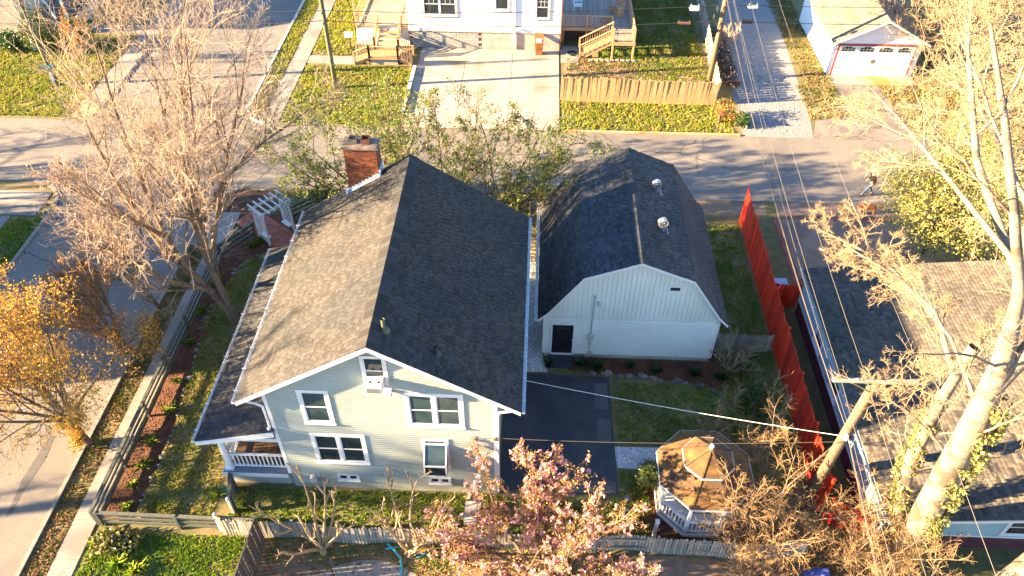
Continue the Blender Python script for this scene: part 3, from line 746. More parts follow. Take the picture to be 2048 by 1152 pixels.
# chimney, brick by brick
ch = MB(); cx0, cx1, cy0, cy1, cz0, cz1 = -2.66, -1.32, 10.15, 10.85, 0, 9.28
ch.box(cx0+.012, cx1-.012, cy0+.012, cy1-.012, cz0, cz1); ch = ch.build('chimney', M['mortar'], H)
bw, bh, bd = .205, .068, .10
def bmesh_(wd, dp): q = MB(); q.box(-wd/2, wd/2, -dp/2, dp/2, -bh/2+.005, bh/2-.005); return q.mesh('brick', M['brick'])
me_f = bmesh_(bw-.01, .05); me_h = bmesh_(bw/2-.01, .05); me_s = bmesh_(.05, bw-.01)
rows = int((cz1-6.0)/bh); rest = MB(); cnt = 0
for r in range(rows-1, -1, -1):
    z = 6.0 + bh*(r+.5); x = cx0 + (bw/4 if r % 2 else bw/2) ; off = bw/2 if r % 2 else 0
    nb = int(round((cx1-cx0)/bw))
    xs = [cx0 + (i+.5)*(cx1-cx0)/nb for i in range(nb)] if r % 2 == 0 else [cx0 + (i+1)*(cx1-cx0)/nb for i in range(nb-1)]
    for x in xs:
        dy = rnd.uniform(-.004,.004)
        if cnt < 270 and z > 6.9: piece('brick', me_f, ch, (x, cy0+.015+dy, z)); cnt += 1
        else: rest.box(x-bw/2+.005, x+bw/2-.005, cy0-.01, cy0+.03, z-bh/2+.005, z+bh/2-.005)
        rest.box(x-bw/2+.005, x+bw/2-.005, cy1-.03, cy1+.01, z-bh/2+.005, z+bh/2-.005)
    if r % 2:
        for x in (cx0, cx1-bw/2): rest.box(x+.004, x+bw/2-.005, cy0-.008, cy0+.03, z-bh/2+.005, z+bh/2-.005)
    ys = [cy0 + .11 + i*.215 for i in range(3)] if r % 2 else [cy0 + .2 + i*.215 for i in range(3)]
    for y in ys:
        rest.box(cx0-.01, cx0+.03, y-.1, y+.1, z-bh/2+.005, z+bh/2-.005); rest.box(cx1-.03, cx1+.01, y-.1, y+.1, z-bh/2+.005, z+bh/2-.005)
tag(rest.build('brick_field', M['brick'], ch), kind='stuff')
c = MB(); c.box(cx0-.07, cx1+.07, cy0-.07, cy1+.07, cz1, cz1+.075); c.box(cx0-.04, cx1+.04, cy0-.04, cy1+.04, cz1+.075, cz1+.14); c.build('crown', M['crown'], ch)
for x, m in ((-2.28, 'crown'), (-1.76, 'clay')):
    f = MB()
    f.box(x-.17, x+.17, cy0+.17, cy0+.20, cz1+.14, cz1+.36); f.box(x-.17, x+.17, cy0+.48, cy0+.51, cz1+.14, cz1+.36)
    f.box(x-.17, x-.14, cy0+.20, cy0+.48, cz1+.14, cz1+.36); f.box(x+.14, x+.17, cy0+.20, cy0+.48, cz1+.14, cz1+.36)
    f = f.build('flue', M[m], ch); q = MB(); q.box(x-.139, x+.139, cy0+.201, cy0+.479, cz1+.142, cz1+.2); q.build('flue_bore', M['black_rubber'], f)
fl = MB(); n = 9
for i in range(n):
    x = cx0 - .05 + (cx1-cx0+.05)*i/n; z = RP - abs(x+.07)*sl
    fl.box(x, x+(cx1-cx0)/n+.03, cy0-.022, cy0-.012, z-.05, z+.17)
fl.prism([(cx0-.06, cy0-.17, RP-abs(cx0-.06)*sl+.022), (cx1+.05, cy0-.17, RP-abs(cx1+.05)*sl+.022), (cx1+.05, cy0-.02, RP-abs(cx1+.05)*sl+.022), (cx0-.06, cy0-.02, RP-abs(cx0-.06)*sl+.022)], (0,0,.012))
fl.box(cx0-.13, cx0-.03, cy0-.20, cy0+.0, RP-abs(cx0-.1)*sl-.08, RP-abs(cx0-.1)*sl+.22)
fl.box(cx1+.02, cx1+.10, cy0-.15, cy1-.1, RP-abs(cx1)*sl-.02, RP-abs(cx1)*sl+.30)
fl.build('flashing', M['flash'], ch)
# porch
pe, pz0, pz1, py0, py1 = -7.05, 3.16, 3.92, .12, 10.85
ps = (pz1-pz0)/(wl-pe)
pr = MB(); pr.prism([(pe, py0, pz0-.1), (pe, py0, pz0), (wl+.01, py0, pz1), (wl+.01, py0, pz1-.1)], (0, py1-py0, 0)); pr = pr.build('porch_roof', M['felt'], H)
Lp = math.hypot(wl-pe, pz1-pz0)
lay_shingles(pr, shingle_tabs((pe-.02, py0-.02, pz0), (0,1,0), (wl-pe, 0, pz1-pz0), py1-py0+.04, Lp), M['dark_shingle'])
gutter(H, pe-.02, py0, py1, pz0-.01, -1, straps=1.2)
f = MB(); f.prism([(pe, py0-.035, pz0-.24), (pe, py0-.035, pz0-.03), (wl, py0-.035, pz1-.03), (wl, py0-.035, pz1-.3)], (0,.03,0)); f.build('porch_rake_board', M['white'], H)
f = MB(); f.box(-6.5, -6.3, .45, 10.6, 2.78, 2.98); f.box(-6.3, wl, .45, .6, 2.78, 2.98); f.build('porch_beam', M['white'], H)
f = MB(); f.prism([(-6.6,.3,.87),(-4.06,.3,.87),(-4.06,.3,.93),(-6.6,.3,.93)], (0, 10.4, 0)); f.build('porch_frame', M['sage_base'], H)
me = MB(); me.box(-.068, .068, -1.26, 1.26, -.015, .015); me = me.mesh('floorboard', M['deck'])
for i in range(4):
    for k in range(17):
        piece('floorboard', me, H, (-6.42 + k*.142, 1.97 + i*2.53, .945))
f = MB(); f.box(-6.6, -4.06, .24, .68, .931, .962); f.build('porch_edge_board', M['grey_floor'], H)
f = MB(); 
for k in range(13): f.box(-6.6 + k*.196, -6.6 + k*.196 + .186, .20, .235, .76, .955)
f.box(-6.63, -6.6, .2, 10.7, .76, .955); f.build('porch_fascia', M['white'], H)
f = MB(); f.box(-6.45, -4.06, .42, .47, 0, .76); f.build('porch_skirt', M['sage_base'], H)
f = MB(); f.box(-6.45, -6.40, .47, 10.6, 0, .76); f.build('porch_skirt', M['sage_base'], H)
for y in (.5, 5.4, 10.5):
    c = MB(); zb = .96
    c.box(-6.55, -6.2, y-.175, y+.175, zb, zb+.07)
    c.tube([(-6.375,y,zb+.07),(-6.375,y,zb+.12),(-6.375,y,zb+.9),(-6.375,y,2.66),(-6.375,y,2.7)], [.155,.135,.132,.112,.14], 16)
    c.box(-6.53, -6.22, y-.155, y+.155, 2.7, 2.78); c.build('porch_column', M['white'], H)
me = MB(); me.box(-.02, .02, -.02, .02, 0, .66); me = me.mesh('baluster', M['white'])
for (a, b_) in (((-6.2,.5),(-4.08,.5)), ((-6.375,.68),(-6.375,5.22)), ((-6.375,5.58),(-6.375,10.3))):
    r = MB(); r.bar((*a, 1.84), (*b_, 1.84), .09, .06); r.bar((*a, 1.10), (*b_, 1.10), .07, .06); r = r.build('porch_railing', M['white'], H)
    L = math.hypot(b_[0]-a[0], b_[1]-a[1]); n = int(L/.155)
    for i in range(n):
        t = (i+.5)/n; piece('baluster', me, r, (a[0]+(b_[0]-a[0])*t, a[1]+(b_[1]-a[1])*t, 1.135))
tag(H, None)
# window air conditioner, loveseat, things about the porch
ac = thing('air_conditioner', 'white window air conditioner sticking out under the gable peak', 'air conditioner', (.05, 0, 6.74))
f = MB(); f.box(-.25, .32, -.22, .27, 6.74, 7.10); f.build('case', M['ac_white'], ac)
f = MB(); f.box(-.19, .26, -.232, -.221, 6.79, 7.04); f.build('grille', M['grey_metal'], ac)
for i in range(7):
    g = MB(); g.box(-.18, .25, -.238, -.233, 6.80+.035*i, 6.815+.035*i); g.build('louvre', M['black_rubber'], ac)
for x in (-.08, .2):
    g = MB(); g.box(x-.04, x+.04, -.05, .04, 7.101, 7.106); g.build('side_vent', M['black_rubber'], ac)
ls = thing('loveseat', 'brown wicker loveseat on the porch boards', 'seat', (-4.9, 2.1, .96))
f = MB(); f.box(-5.6, -4.3, 1.75, 2.4, 1.22, 1.34); f.build('seat', M['wicker'], ls)
f = MB(); f.prism([(-5.6,2.4,1.2),(-4.3,2.4,1.2),(-4.3,2.55,1.85),(-5.6,2.55,1.85)], (0,.07,0)); f.build('backrest', M['wicker'], ls)
for x in (-5.68, -4.30):
    f = MB(); f.box(x, x+.09, 1.78, 2.5, 1.0, 1.55); f.build('armrest', M['wicker'], ls)
for x in (-5.64, -4.28):
    for y in (1.82, 2.42):
        f = MB(); f.tube([(x,y,.96),(x,y,1.22)], .03, 6); f.build('leg', M['wicker'], ls)
sb = MB(); sb.add([(-6.9,.15,.02),(-6.3,.1,.02),(-6.3,.4,.02),(-6.9,.45,.02),(-6.9,.15,.05),(-6.3,.1,.09),(-6.3,.4,.09),(-6.9,.45,.05)], [(0,3,2,1),(4,5,6,7),(0,1,5,4),(1,2,6,5),(2,3,7,6),(3,0,4,7)])
sb.v = [(x-.12, y-.28, z) for x, y, z in sb.v]
tag(sb.build('splash_block', M['green_plastic'], org=(-6.7,0,0)), 'small green plastic splash block beside the porch corner', 'splash block')
# ------------------------------------------------------------------ gambrel shed
B = thing('gambrel_shed', 'sage barn-shaped shed with dark gambrel shingle roof and black door', 'shed', (9.55, 11.4, 0))
bx0, bx1, by0, by1 = 5.75, 13.33, 7.55, 15.3
c = 9.55
prof = [(-4.1, 2.72), (-3.68, 3.15), (-2.28, 5.24), (0, 6.17), (2.28, 5.24), (3.68, 3.15), (4.1, 2.72)]
ry0, ry1 = 7.28, 15.45
MB().box(bx0+.03, bx1-.03, by0+.03, by1-.03, 0, .3).build('foundation', M['sage_base'], B)
w = MB(); w.prism([(bx0+.02, by0+.02, .25), (bx1-.02, by0+.02, .25), (bx1-.02, by0+.02, 3.0), (c+2.25, by0+.02, 5.1), (c, by0+.02, 6.03), (c-2.25, by0+.02, 5.1), (bx0+.02, by0+.02, 3.0)], (0, by1-by0-.04, 0)); w.build('wall', M['shed_sage_lifted'], B)
ptB = face('y', by0, -1)
s = MB(); laps(s, lambda z: bx0, lambda z: bx1, .26, 2.52, .125, ptB, .034); s.build('lap_siding', M['shed_sage_lifted'], B)
s = MB(); laps(s, lambda z: by0, lambda z: by1, .26, 2.7, .105, face('x', bx0, -1)); s.build('side_siding', M['shed_sage_lifted'], B)
s = MB(); laps(s, lambda z: by0, lambda z: by1, .26, 2.7, .105, face('x', bx1, 1)); s.build('side_siding', M['shed_sage_lifted'], B)
def gz(x):
    x = abs(x-c)
    for (a, za), (b_, zb) in zip(prof[3:], prof[4:]):
        if x <= b_ + 1e-6: return za + (zb-za)*(x-a)/(b_-a)
    return 2.7
s = MB(); x = bx0; k = 0; bwid = .196
while x < bx1 - .03:
    e = min(x + bwid, bx1)
    s.prism([(x+.005, by0-.03, 2.54), (e-.005, by0-.03, 2.54), (e-.005, by0-.03, gz(e)-.16), (x+.005, by0-.03, gz(x)-.16)], (0, .03, 0)); x = e
s.build('board_siding', M['shed_sage_lifted'], B)
for x in (bx0, bx1):
    q = MB(); q.box(x-.06, x+.06, by0-.036, by0+.07, .26, 2.6); q.build('corner_board', M['white'], B)
roof = MB()
for sg in (-1, 1):
    pts = [(c+sg*abs(px), z) for px, z in prof[3:]]
    for (xa, za), (xb, zb) in zip(pts, pts[1:]):
        roof.prism([(xa, ry0, za), (xb, ry0, zb), (xb, ry0, zb-.1), (xa, ry0, za-.1)], (0, ry1-ry0, 0))
roof = roof.build('roof', M['felt'], B)
tabs = []
for sg in (-1, 1):
    pts = [(c+sg*abs(px), z) for px, z in prof[3:]]
    for (xa, za), (xb, zb) in zip(pts, pts[1:]):
        tabs += shingle_tabs((xb, ry0-.03, zb), (0,1,0), (xa-xb, 0, za-zb), ry1-ry0+.06, math.hypot(xa-xb, za-zb), expo=.14, w=.24)
lay_shingles(roof, tabs, M['barn_shingle'])
cap = MB(); y = ry0-.03
while y < ry1:
    e = min(y+.3, ry1+.03)
    for sg in (-1, 1): cap.prism([(c+sg*.17, y, 6.17-.17*.408+.03), (c, y, 6.21), (c, y, 6.19), (c+sg*.17, y, 6.17-.17*.408+.018)], (0, e-y-.015, 0))
    y = e
cap.build('ridge_cap', M['barn_shingle'], roof)
for sg in (-1, 1):
    pts = [(c+sg*abs(px), z) for px, z in prof[3:]]
    for (xa, za), (xb, zb) in zip(pts, pts[1:]):
        r = MB(); r.prism([(xa, ry0-.03, za-.02), (xb, ry0-.03, zb-.02), (xb, ry0-.03, zb-.15), (xa, ry0-.03, za-.15)], (0, .03, 0)); r.build('rake_board', M['white'], B)
gutter(B, c-4.12, ry0, ry1, 2.70, -1)
# door with its steps
dr = MB(); fbox(dr, ptB, 6.12, 7.04, .30, 2.16, .0, .035); dr = dr.build('door', M['black_paint'], B)
fr = MB(); fbox(fr, ptB, 6.05, 6.12, .22, 2.22, 0, .06); fbox(fr, ptB, 7.04, 7.11, .22, 2.22, 0, .06); fbox(fr, ptB, 6.12, 7.04, 2.16, 2.22, 0, .058); fbox(fr, ptB, 6.12, 7.04, .22, .30, 0, .09); fr.build('door_frame', M['white'], dr)
for (a, b_, z0, z1) in ((6.24,6.54,.45,1.0), (6.62,6.92,.45,1.0), (6.24,6.54,1.12,1.7), (6.62,6.92,1.12,1.7)):
    q = MB(); fbox(q, ptB, a, b_, z0, z1, .035, .045); q.build('door_panel', M['black_paint'], dr)
q = MB(); fbox(q, ptB, 6.3, 6.86, 1.82, 2.0, .035, .042); q.build('fanlight', M['glass'], dr)
q = MB(); q.ball((6.98, by0-.07, 1.2), .035, 8, 6); q.build('door_knob', M['metal'], dr)
for i, (y0, z) in enumerate(((7.18,.22), (6.85,.12))):
    q = MB(); q.box(6.07, 7.07, y0-.0, by0-.02 if i == 0 else 7.18, 0, z); q.build('step', M['sealcoat'], B)
window(B, ptB, 10.88, 11.38, 4.40, 4.68, trim=.06, hung=False, gm='glass', sill=False)
q = MB(); q.tube([(7.83,7.49,.45),(7.83,7.49,4.0),(7.83,7.38,4.12),(7.83,7.30,4.02)], .028, 8); q.build('service_mast', M['grey_metal'], B)
q = MB(); fbox(q, ptB, 7.70, 7.96, 1.3, 1.62, .0, .12); fbox(q, ptB, 7.76, 7.90, .98, 1.08, 0, .08); fbox(q, ptB, 7.78, 8.0, .38, .48, 0, .12); q.build('junction_box', M['sage_base'], B)
q = MB(); q.tube([(8.02,7.5,3.62),(8.02,7.36,3.70),(8.02,7.26,3.62)], [.04,.05,.09], 10); q.build('wall_light', M['grey_metal'], B)
# turbine vents
for y in (10.0, 12.75):
    x = 10.66; z = 6.17 - (x-c)*.408
    v = MB(); v.tube([(x,y,z-.05),(x,y,z+.22)], .15, 14); v.box(x-.25, x+.25, y-.25, y+.25, z-.12, z-.08); v = v.build('roof_vent', M['metal'], B)
    q = MB(); q.ball((x, y, z+.36), (.12,.12,.14), 12, 8); q.build('vent_core', M['black_rubber'], v)
    q = MB(); q.tube([(x,y,z+.53),(x,y,z+.56)], [.15,.13], 14); q.tube([(x,y,z+.55),(x,y,z+.585)], [.06,.05], 10); q.build('vent_cap', M['metal'], v)
    q = MB(); q.tube([(x,y,z+.2),(x,y,z+.225)], .19, 14); q.build('vent_collar', M['metal'], v)
    n = 16
    for i in range(n):
        a = 2*math.pi*i/n; q = MB(); vs = []
        for j in range(7):
            t = j/6; ph = -1.15 + 2.3*t; r = .225*math.cos(ph) + .01; an = a + .55*t
            vs.append((x + r*math.cos(an), y + r*math.sin(an), z+.375+.17*math.sin(ph)/math.sin(1.15)))
            vs.append((x + (r-.035)*math.cos(an+.2), y + (r-.035)*math.sin(an+.2), z+.375+.17*math.sin(ph)/math.sin(1.15)))
        q.add(vs, [(2*j, 2*j+1, 2*j+3, 2*j+2) for j in range(6)]); q.build('vent_fin', M['metal'], v)

# ------------------------------------------------------------------ neighbour house on the right
T = thing('teal_house', 'low teal house on maroon brick base with wide brown shingle roof', 'house', (24, 5, 0))
tx0, tx1, ty0, ty1 = 18.0, 35.5, -1.2, 10.95
ex, ez, rx, rz = 17.88, 2.42, 30.0, 3.62
b = MB(); b.box(tx0+.01, tx1, ty0+.01, ty1, 0, .86); b.build('brick_base', M['maroon'], T)
q = MB(); z = .01
while z < .84:
    y = ty0 + (rnd.choice((0,.1)))
    while y < ty1-.2: q.box(tx0-.012, tx0+.02, y, y+.19, z, z+.062); y += .2
    x = tx0
    while x < tx1-.2: q.box(x, x+.19, ty0-.012, ty0+.02, z, z+.062); x += .2
    z += .072
tag(q.build('base_bricks', M['maroon'], T), kind='stuff')
b = MB(); b.prism([(tx0+.02, ty0+.02, .86), (tx1, ty0+.02, .86), (tx1, ty0+.02, 2.3), (rx, ty0+.02, rz-.15), (tx0+.02, ty0+.02, 2.3)], (0, ty1-ty0-.04, 0)); b.build('wall', M['teal'], T)
ptL = face('x', tx0, -1); ptT = face('y', ty0, -1)
s = MB(); laps(s, lambda z: ty0, lambda z: ty1, .88, 2.25, .14, ptL); s.build('side_siding', M['teal'], T)
s = MB(); laps(s, lambda z: tx0, lambda z: tx1, .88, 2.3, .14, ptT); s.build('end_siding', M['teal'], T)
q = MB(); fbox(q, ptL, ty0, ty1, .84, .9, 0, .05); fbox(q, ptT, tx0, tx1, .84, .92, 0, .05); q.build('water_table', M['white'], T)
for y in (4.6, 7.3): window(T, ptL, y, y+.85, 1.15, 2.05, trim=.14, n=1, gm='glass', grid=2)
window(T, ptT, 22.5, 23.6, 1.15, 2.1, trim=.12)
roof = MB()
for (xa, za), (xb, zb) in (((ex, ez), (rx, rz)), ((36.0, ez+.3), (rx, rz))):
    roof.prism([(xa, -1.65, za), (xb, -1.65, zb), (xb, -1.65, zb-.12), (xa, -1.65, za-.12)], (0, 13.05, 0))
roof = roof.build('roof', M['felt'], T)
tabs = shingle_tabs((ex-.02, -1.68, ez), (0,1,0), (rx-ex, 0, rz-ez), 13.1, math.hypot(rx-ex, rz-ez), expo=.16, w=.26)
tabs += shingle_tabs((36.0, -1.68, ez+.3), (0,1,0), (rx-36.0, 0, rz-ez-.3), 13.1, math.hypot(rx-36.0, rz-ez), expo=.16, w=.26)
lay_shingles(roof, tabs, M['brown_shingle'])
gutter(T, ex-.02, -1.65, 11.4, ez-.02, -1, 'grey_metal', 2.5)
q = MB(); q.prism([(ex, -1.69, ez-.17), (ex, -1.69, ez-.02), (rx, -1.69, rz-.02), (rx, -1.69, rz-.17)], (0,.03,0)); q.prism([(36.0, -1.69, ez+.13), (36.0, -1.69, ez+.28), (rx, -1.69, rz-.02), (rx, -1.69, rz-.17)], (0,.03,0)); q.build('rake_board', M['white'], T)
q = MB(); q.prism([(ex, 11.41, ez-.17), (ex, 11.41, ez-.02), (rx, 11.41, rz-.02), (rx, 11.41, rz-.17)], (0,.03,0)); q.build('rake_board', M['white'], T)
q = MB(); q.tube([(17.66,-1.3,2.2),(17.85,-1.5,1.9),(17.3,-1.9,1.2),(17.25,-1.95,.1)], .045, 8); q.build('downspout', M['white'], T)

# ------------------------------------------------------------------ white house across the street
W = thing('white_house', 'white vinyl-sided house on grey block base beyond the concrete driveway', 'house', (1.2, 42, 0))
hx0, hx1, hy0, hy1 = -4.35, 6.66, 37.2, 48
b = MB(); b.box(hx0+.02, hx1-.02, hy0+.05, hy1, 0, 1.32); b.build('foundation', M['mortar'], W)
me = MB(); me.box(-.195, .195, -.03, .03, -.095, .095); me = me.mesh('block', M['block'])
for r in range(6):
    for i in range(13):
        x = hx0 + .22 + i*.405 + (.2 if r % 2 else 0)
        if x < .8: piece('block', me, W, (x, hy0+.04, .115 + r*.205))
b = MB(); b.box(.95, hx1-.03, hy0+.01, hy0+.05, 0, 1.3); b.build('parged_wall', M['cast_wall'], W)
b = MB(); b.box(hx0, hx1, hy0+.03, hy1, 1.32, 6.4); b.build('wall', M['white_vinyl'], W)
ptW = face('y', hy0, -1)
s = MB(); laps(s, lambda z: hx0, lambda z: hx1, 1.34, 6.4, .125, ptW); s.build('siding', M['white_vinyl'], W)
b = MB(); b.box(hx0-.02, hx1+.02, hy0-.03, hy0+.01, 1.27, 1.34); b.build('skirt_board', M['trim_tan'], W)
for (a, b_, z0, n) in ((-3.1, -.85, 2.58, 2), (2.0, 2.9, 3.06, 1), (4.9, 5.75, 2.5, 1)):
    window(W, ptW, a, b_, z0, z0+1.55, trim=.09, n=n, tm='white', gm='glass', grid=3)
    f = MB(); fbox(f, ptW, a-.15, a-.10, z0-.15, z0+1.7, 0, .06); fbox(f, ptW, b_+.10, b_+.15, z0-.15, z0+1.7, 0, .06); fbox(f, ptW, a-.15, b_+.15, z0-.20, z0-.15, 0, .06); f.build('window_casing', M['trim_tan'], W)
q = MB(); q.box(hx1, hx1+.1, hy0-.06, hy0+.1, .05, 6.4); q.build('corner_post', M['brown_trim'], W)
q = MB(); q.box(3.32, 3.40, hy0-.1, hy0-.02, .1, 6.4); q.build('downspout', M['white'], W)
q = MB(); fbox(q, ptW, 3.5, 3.85, 1.55, 1.72, 0, .15); q.build('meter_box', M['white'], W)
q = MB(); q.tube([(-3.3,37.12,.9),(-3.0,37.05,.55),(-2.9,37.1,.5)], .03, 6); q.build('tap_pipe', M['white'], W)
r = MB(); r.prism([(hx0-.5, hy0-.5, 6.35), (hx1+.5, hy0-.5, 6.35), (hx1+.5, (hy0+hy1)/2, 9), (hx0-.5, (hy0+hy1)/2, 9)], (0,0,.15)); r.prism([(hx0-.5, hy1+.5, 6.35), (hx1+.5, hy1+.5, 6.35), (hx1+.5, (hy0+hy1)/2, 9), (hx0-.5, (hy0+hy1)/2, 9)], (0,0,.15)); r.build('roof', M['dark_shingle'], W)
# its porch and double stair
pz = 1.30
px0, px1 = -8.3, -4.4
q = MB(); q.box(px0, px1, 37.5, 48, pz-.06, pz-.03); q.box(px0+.05, px1, 37.5, 37.55, 0, pz-.05); q.box(px0, px0+.05, 37.5, 48, 0, pz-.05); q.build('porch_frame', M['white'], W)
me = MB(); me.box(-1.93, 1.93, -.068, .068, -.015, .015); me = me.mesh('porch_board', M['new_concrete'])
for i in range(74): piece('porch_board', me, W, ((px0+px1)/2, 37.58 + i*.142, pz-.012))
def rail(parent, p, q, n, h=.9, m='deck_wood', post=True, name='railing'):
    p, q = Vector(p), Vector(q)
    r = MB(); r.bar(p+Vector((0,0,h)), q+Vector((0,0,h)), .10, .05); r.bar(p+Vector((0,0,.12)), q+Vector((0,0,.12)), .05, .07); r = r.build(name, M[m], parent)
    b = MB(); b.box(-.019, .019, -.019, .019, .12, h-.02); me = b.mesh('baluster', M[m])
    for i in range(n): piece('baluster', me, r, p + (q-p)*((i+.5)/n))
    if post:
        for e in (p, q):
            k = MB(); k.box(e.x-.05, e.x+.05, e.y-.05, e.y+.05, min(0, e.z) if False else e.z-.3, e.z+h+.06); k.build('post', M[m], r)
    return r
def stairs(parent, p0, p1, width, n, m='deck_wood', side='x'):
    """treads from p0 (bottom) to p1 (top)"""
    p0, p1 = Vector(p0), Vector(p1); d = p1-p0; h = Vector((d.x, d.y, 0)).normalized(); sdv = Vector((-h.y, h.x, 0))
    for i in range(n):
        c_ = p0 + d*((i+.5)/n); z = p0.z + d.z*(i+1)/(n+1)
        s = MB(); a = h*(Vector((d.x,d.y,0)).length/n/2); w_ = sdv*(width/2)
        pts = [Vector((c_.x,c_.y,z)) + e for e in (-a-w_, a-w_, a+w_, -a+w_)]
        s.prism(pts, (0,0,-.04)); s.build('tread', M[m], parent)
    for sg in (-1, 1):
        s = MB(); o = sdv*(sg*(width/2-.03)); s.bar(p0+o+Vector((0,0,-.05)), p1+o+Vector((0,0,-.12)), .05, .2); s.build('stringer', M[m], parent)
lz = .52
q = MB(); q.box(-6.9, -4.75, 34.35, 35.7, lz-.06, lz); q.build('stair_landing', M['deck_wood'], W)
q = MB(); q.box(-6.8, -4.85, 34.5, 35.6, 0, lz-.06); q.build('landing_base', M['cast_wall'], W)
stairs(W, (-5.8, 35.7, lz), (-5.8, 37.5, pz), 1.5, 4)
stairs(W, (-8.0, 34.95, 0), (-6.9, 34.95, lz), 1.0, 3)
stairs(W, (-3.85, 34.95, 0), (-4.75, 34.95, lz), 1.0, 3)
rail(W, (-6.85, 34.4, lz), (-4.8, 34.4, lz), 12)
rail(W, (-7.95, 34.4, .05), (-6.85, 34.4, lz), 5); rail(W, (-4.8, 34.4, lz), (-3.85, 34.4, .05), 5)
rail(W, (-7.95, 35.5, .05), (-6.65, 35.7, lz), 6); rail(W, (-4.95, 35.7, lz), (-3.85, 35.5, .05), 6)
rail(W, (-6.65, 35.7, lz), (-6.65, 37.5, pz), 8); rail(W, (-4.95, 35.7, lz), (-4.95, 37.5, pz), 8)
rail(W, (px0, 37.55, pz), (-6.65, 37.55, pz), 8); rail(W, (-4.95, 37.55, pz), (px1, 37.55, pz), 3); rail(W, (px0, 37.55, pz), (px0, 47, pz), 40)
for x in (px0+.06, px1+.0):
    q = MB(); q.box(x-.07, x+.07, 37.48, 37.62, pz, 4.2); q.build('porch_post', M['deck_wood'], W)
q = MB(); q.box(px0-.2, px1, 37.4, 48, 4.2, 4.35); q.build('porch_roof', M['dark_shingle'], W)
# deck on the right side of the white house
dz = 1.36
D = thing('timber_deck', 'raised timber deck with stairs at the side of the white house', 'deck', (9.6, 41, 0))
me = MB(); me.box(-.068, .068, -4.7, 4.7, -.015, .015); me = me.mesh('deck_board', M['grey_deck'])
for i in range(36): piece('deck_board', me, D, (6.86 + i*.144, 42.9, dz))
q = MB(); q.box(6.8, 12.0, 38.15, 38.2, dz-.24, dz-.02); q.box(11.95, 12.0, 36.1, 47.5, dz-.24, dz-.02); q.box(10.35, 12.0, 36.0, 36.06, dz-.26, dz-.02); q.build('rim_joist', M['deck_wood'], D)
q = MB()
for i in range(15): q.box(10.4, 11.94, 36.08 + i*.142, 36.08 + i*.142+.134, dz-.03, dz)
q.build('landing_boards', M['grey_deck'], D)
for (x, y) in ((6.9,38.2),(8.6,38.2),(10.4,38.2),(10.42,36.08),(11.9,36.08),(11.9,38.2),(11.9,42),(11.9,46)):
    q = MB(); q.box(x-.06, x+.06, y-.06, y+.06, 0, dz+.98); q.build('deck_post', M['deck_wood'], D)
rail(D, (6.9,38.2,dz), (8.6,38.2,dz), 13, post=False); rail(D, (8.6,38.2,dz), (10.3,38.2,dz), 12, post=False)
rail(D, (10.42,36.08,dz), (11.9,36.08,dz), 9, post=False); rail(D, (11.9,36.08,dz), (11.9,46,dz), 60, post=False)
stairs(D, (8.1,36.65,0), (10.4,36.65,dz), 1.1, 7)
rail(D, (8.1,36.1,.1), (10.4,36.1,dz), 14); rail(D, (8.1,37.2,.1), (10.4,37.2,dz), 14)
q = MB(); q.box(6.75, 8.0, 35.3, 37.9, .004, .05); q.build('pad', M['concrete'], D)
q = MB(); q.box(6.75, 10.2, 39.2, 39.25, 0, dz-.25); q.build('back_wall', M['dark_wood'], D)
# things on and about the deck
ch = thing('patio_chair', 'pale blue plastic chair on the timber deck', 'chair', (8.0, 41.0, dz+.015))
q = MB(); q.box(7.7,8.3,40.7,41.25,dz+.42,dz+.47); q.build('seat', M['pale_plastic'], ch)
q = MB(); q.prism([(7.66,40.7,dz+.45),(7.66,41.25,dz+.45),(7.55,41.25,dz+1.0),(7.55,40.7,dz+1.0)], (.05,0,0)); q.build('backrest', M['pale_plastic'], ch)
for x in (7.72, 8.26):
    for y in (40.73, 41.22):
        q = MB(); q.tube([(x,y,dz+.015),(x,y,dz+.66 if x < 8 else dz+.66)], .03, 6); q.build('leg', M['pale_plastic'], ch)
for y in (40.7, 41.22):
    q = MB(); q.box(7.66,8.34,y-.03,y+.05,dz+.64,dz+.68); q.build('armrest', M['pale_plastic'], ch)
for (x, y, sx, sy, h, r, lb) in ((11.05,40.2,.55,.5,.75,.4,'large open cardboard box leaning on the deck railing'), (10.6,40.9,.5,.4,.5,-.3,'smaller cardboard box behind the large one on the deck'), (11.2,41.2,.5,.5,1.0,.2,'tall cardboard box at the back of the deck corner')):
    k = thing('cardboard_box', lb, 'box', (x, y, dz+.015), 'cardboard boxes on the deck')
    Rz = Matrix.Rotation(r, 3, 'Z')
    q = MB(); q.box(-sx/2,sx/2,-sy/2,sy/2,0,h); q.v = [tuple(Rz @ Vector(v) + Vector((x,y,dz+.016))) for v in q.v]; q.build('carton', M['cardboard'], k)
    for sg in (-1, 1):
        q = MB(); q.prism([(sg*sx/2,-sy/2,h),(sg*sx/2,sy/2,h),(sg*sx*.8,sy/2,h+.14),(sg*sx*.8,-sy/2,h+.14)], (0,0,.01)); q.v = [tuple(Rz @ Vector(v) + Vector((x,y,dz+.016))) for v in q.v]; q.build('flap', M['cardboard'], k)
q = MB(); q.tube([(10.1,39.3,dz+.02),(10.1,39.3,dz+.06)], .5, 20); tag(q.build('round_mat', M['brown_trim'], org=(10.1,39.3,dz)), 'flat round brown mat lying on the deck boards', 'mat')
hs = MB(); pts = []
for i in range(90):
    a = i*.42; pts.append((7.55 + (.38+.05*math.sin(i*.7))*math.cos(a), 36.6 + (.30+.05*math.cos(i*.9))*math.sin(a), .08 + .0012*i))
hs.tube(pts, .018, 5); tag(hs.build('garden_hose', M['dark_cable'], org=(7.5,36.6,.05)), 'coiled dark blue garden hose below the timber deck', 'hose')
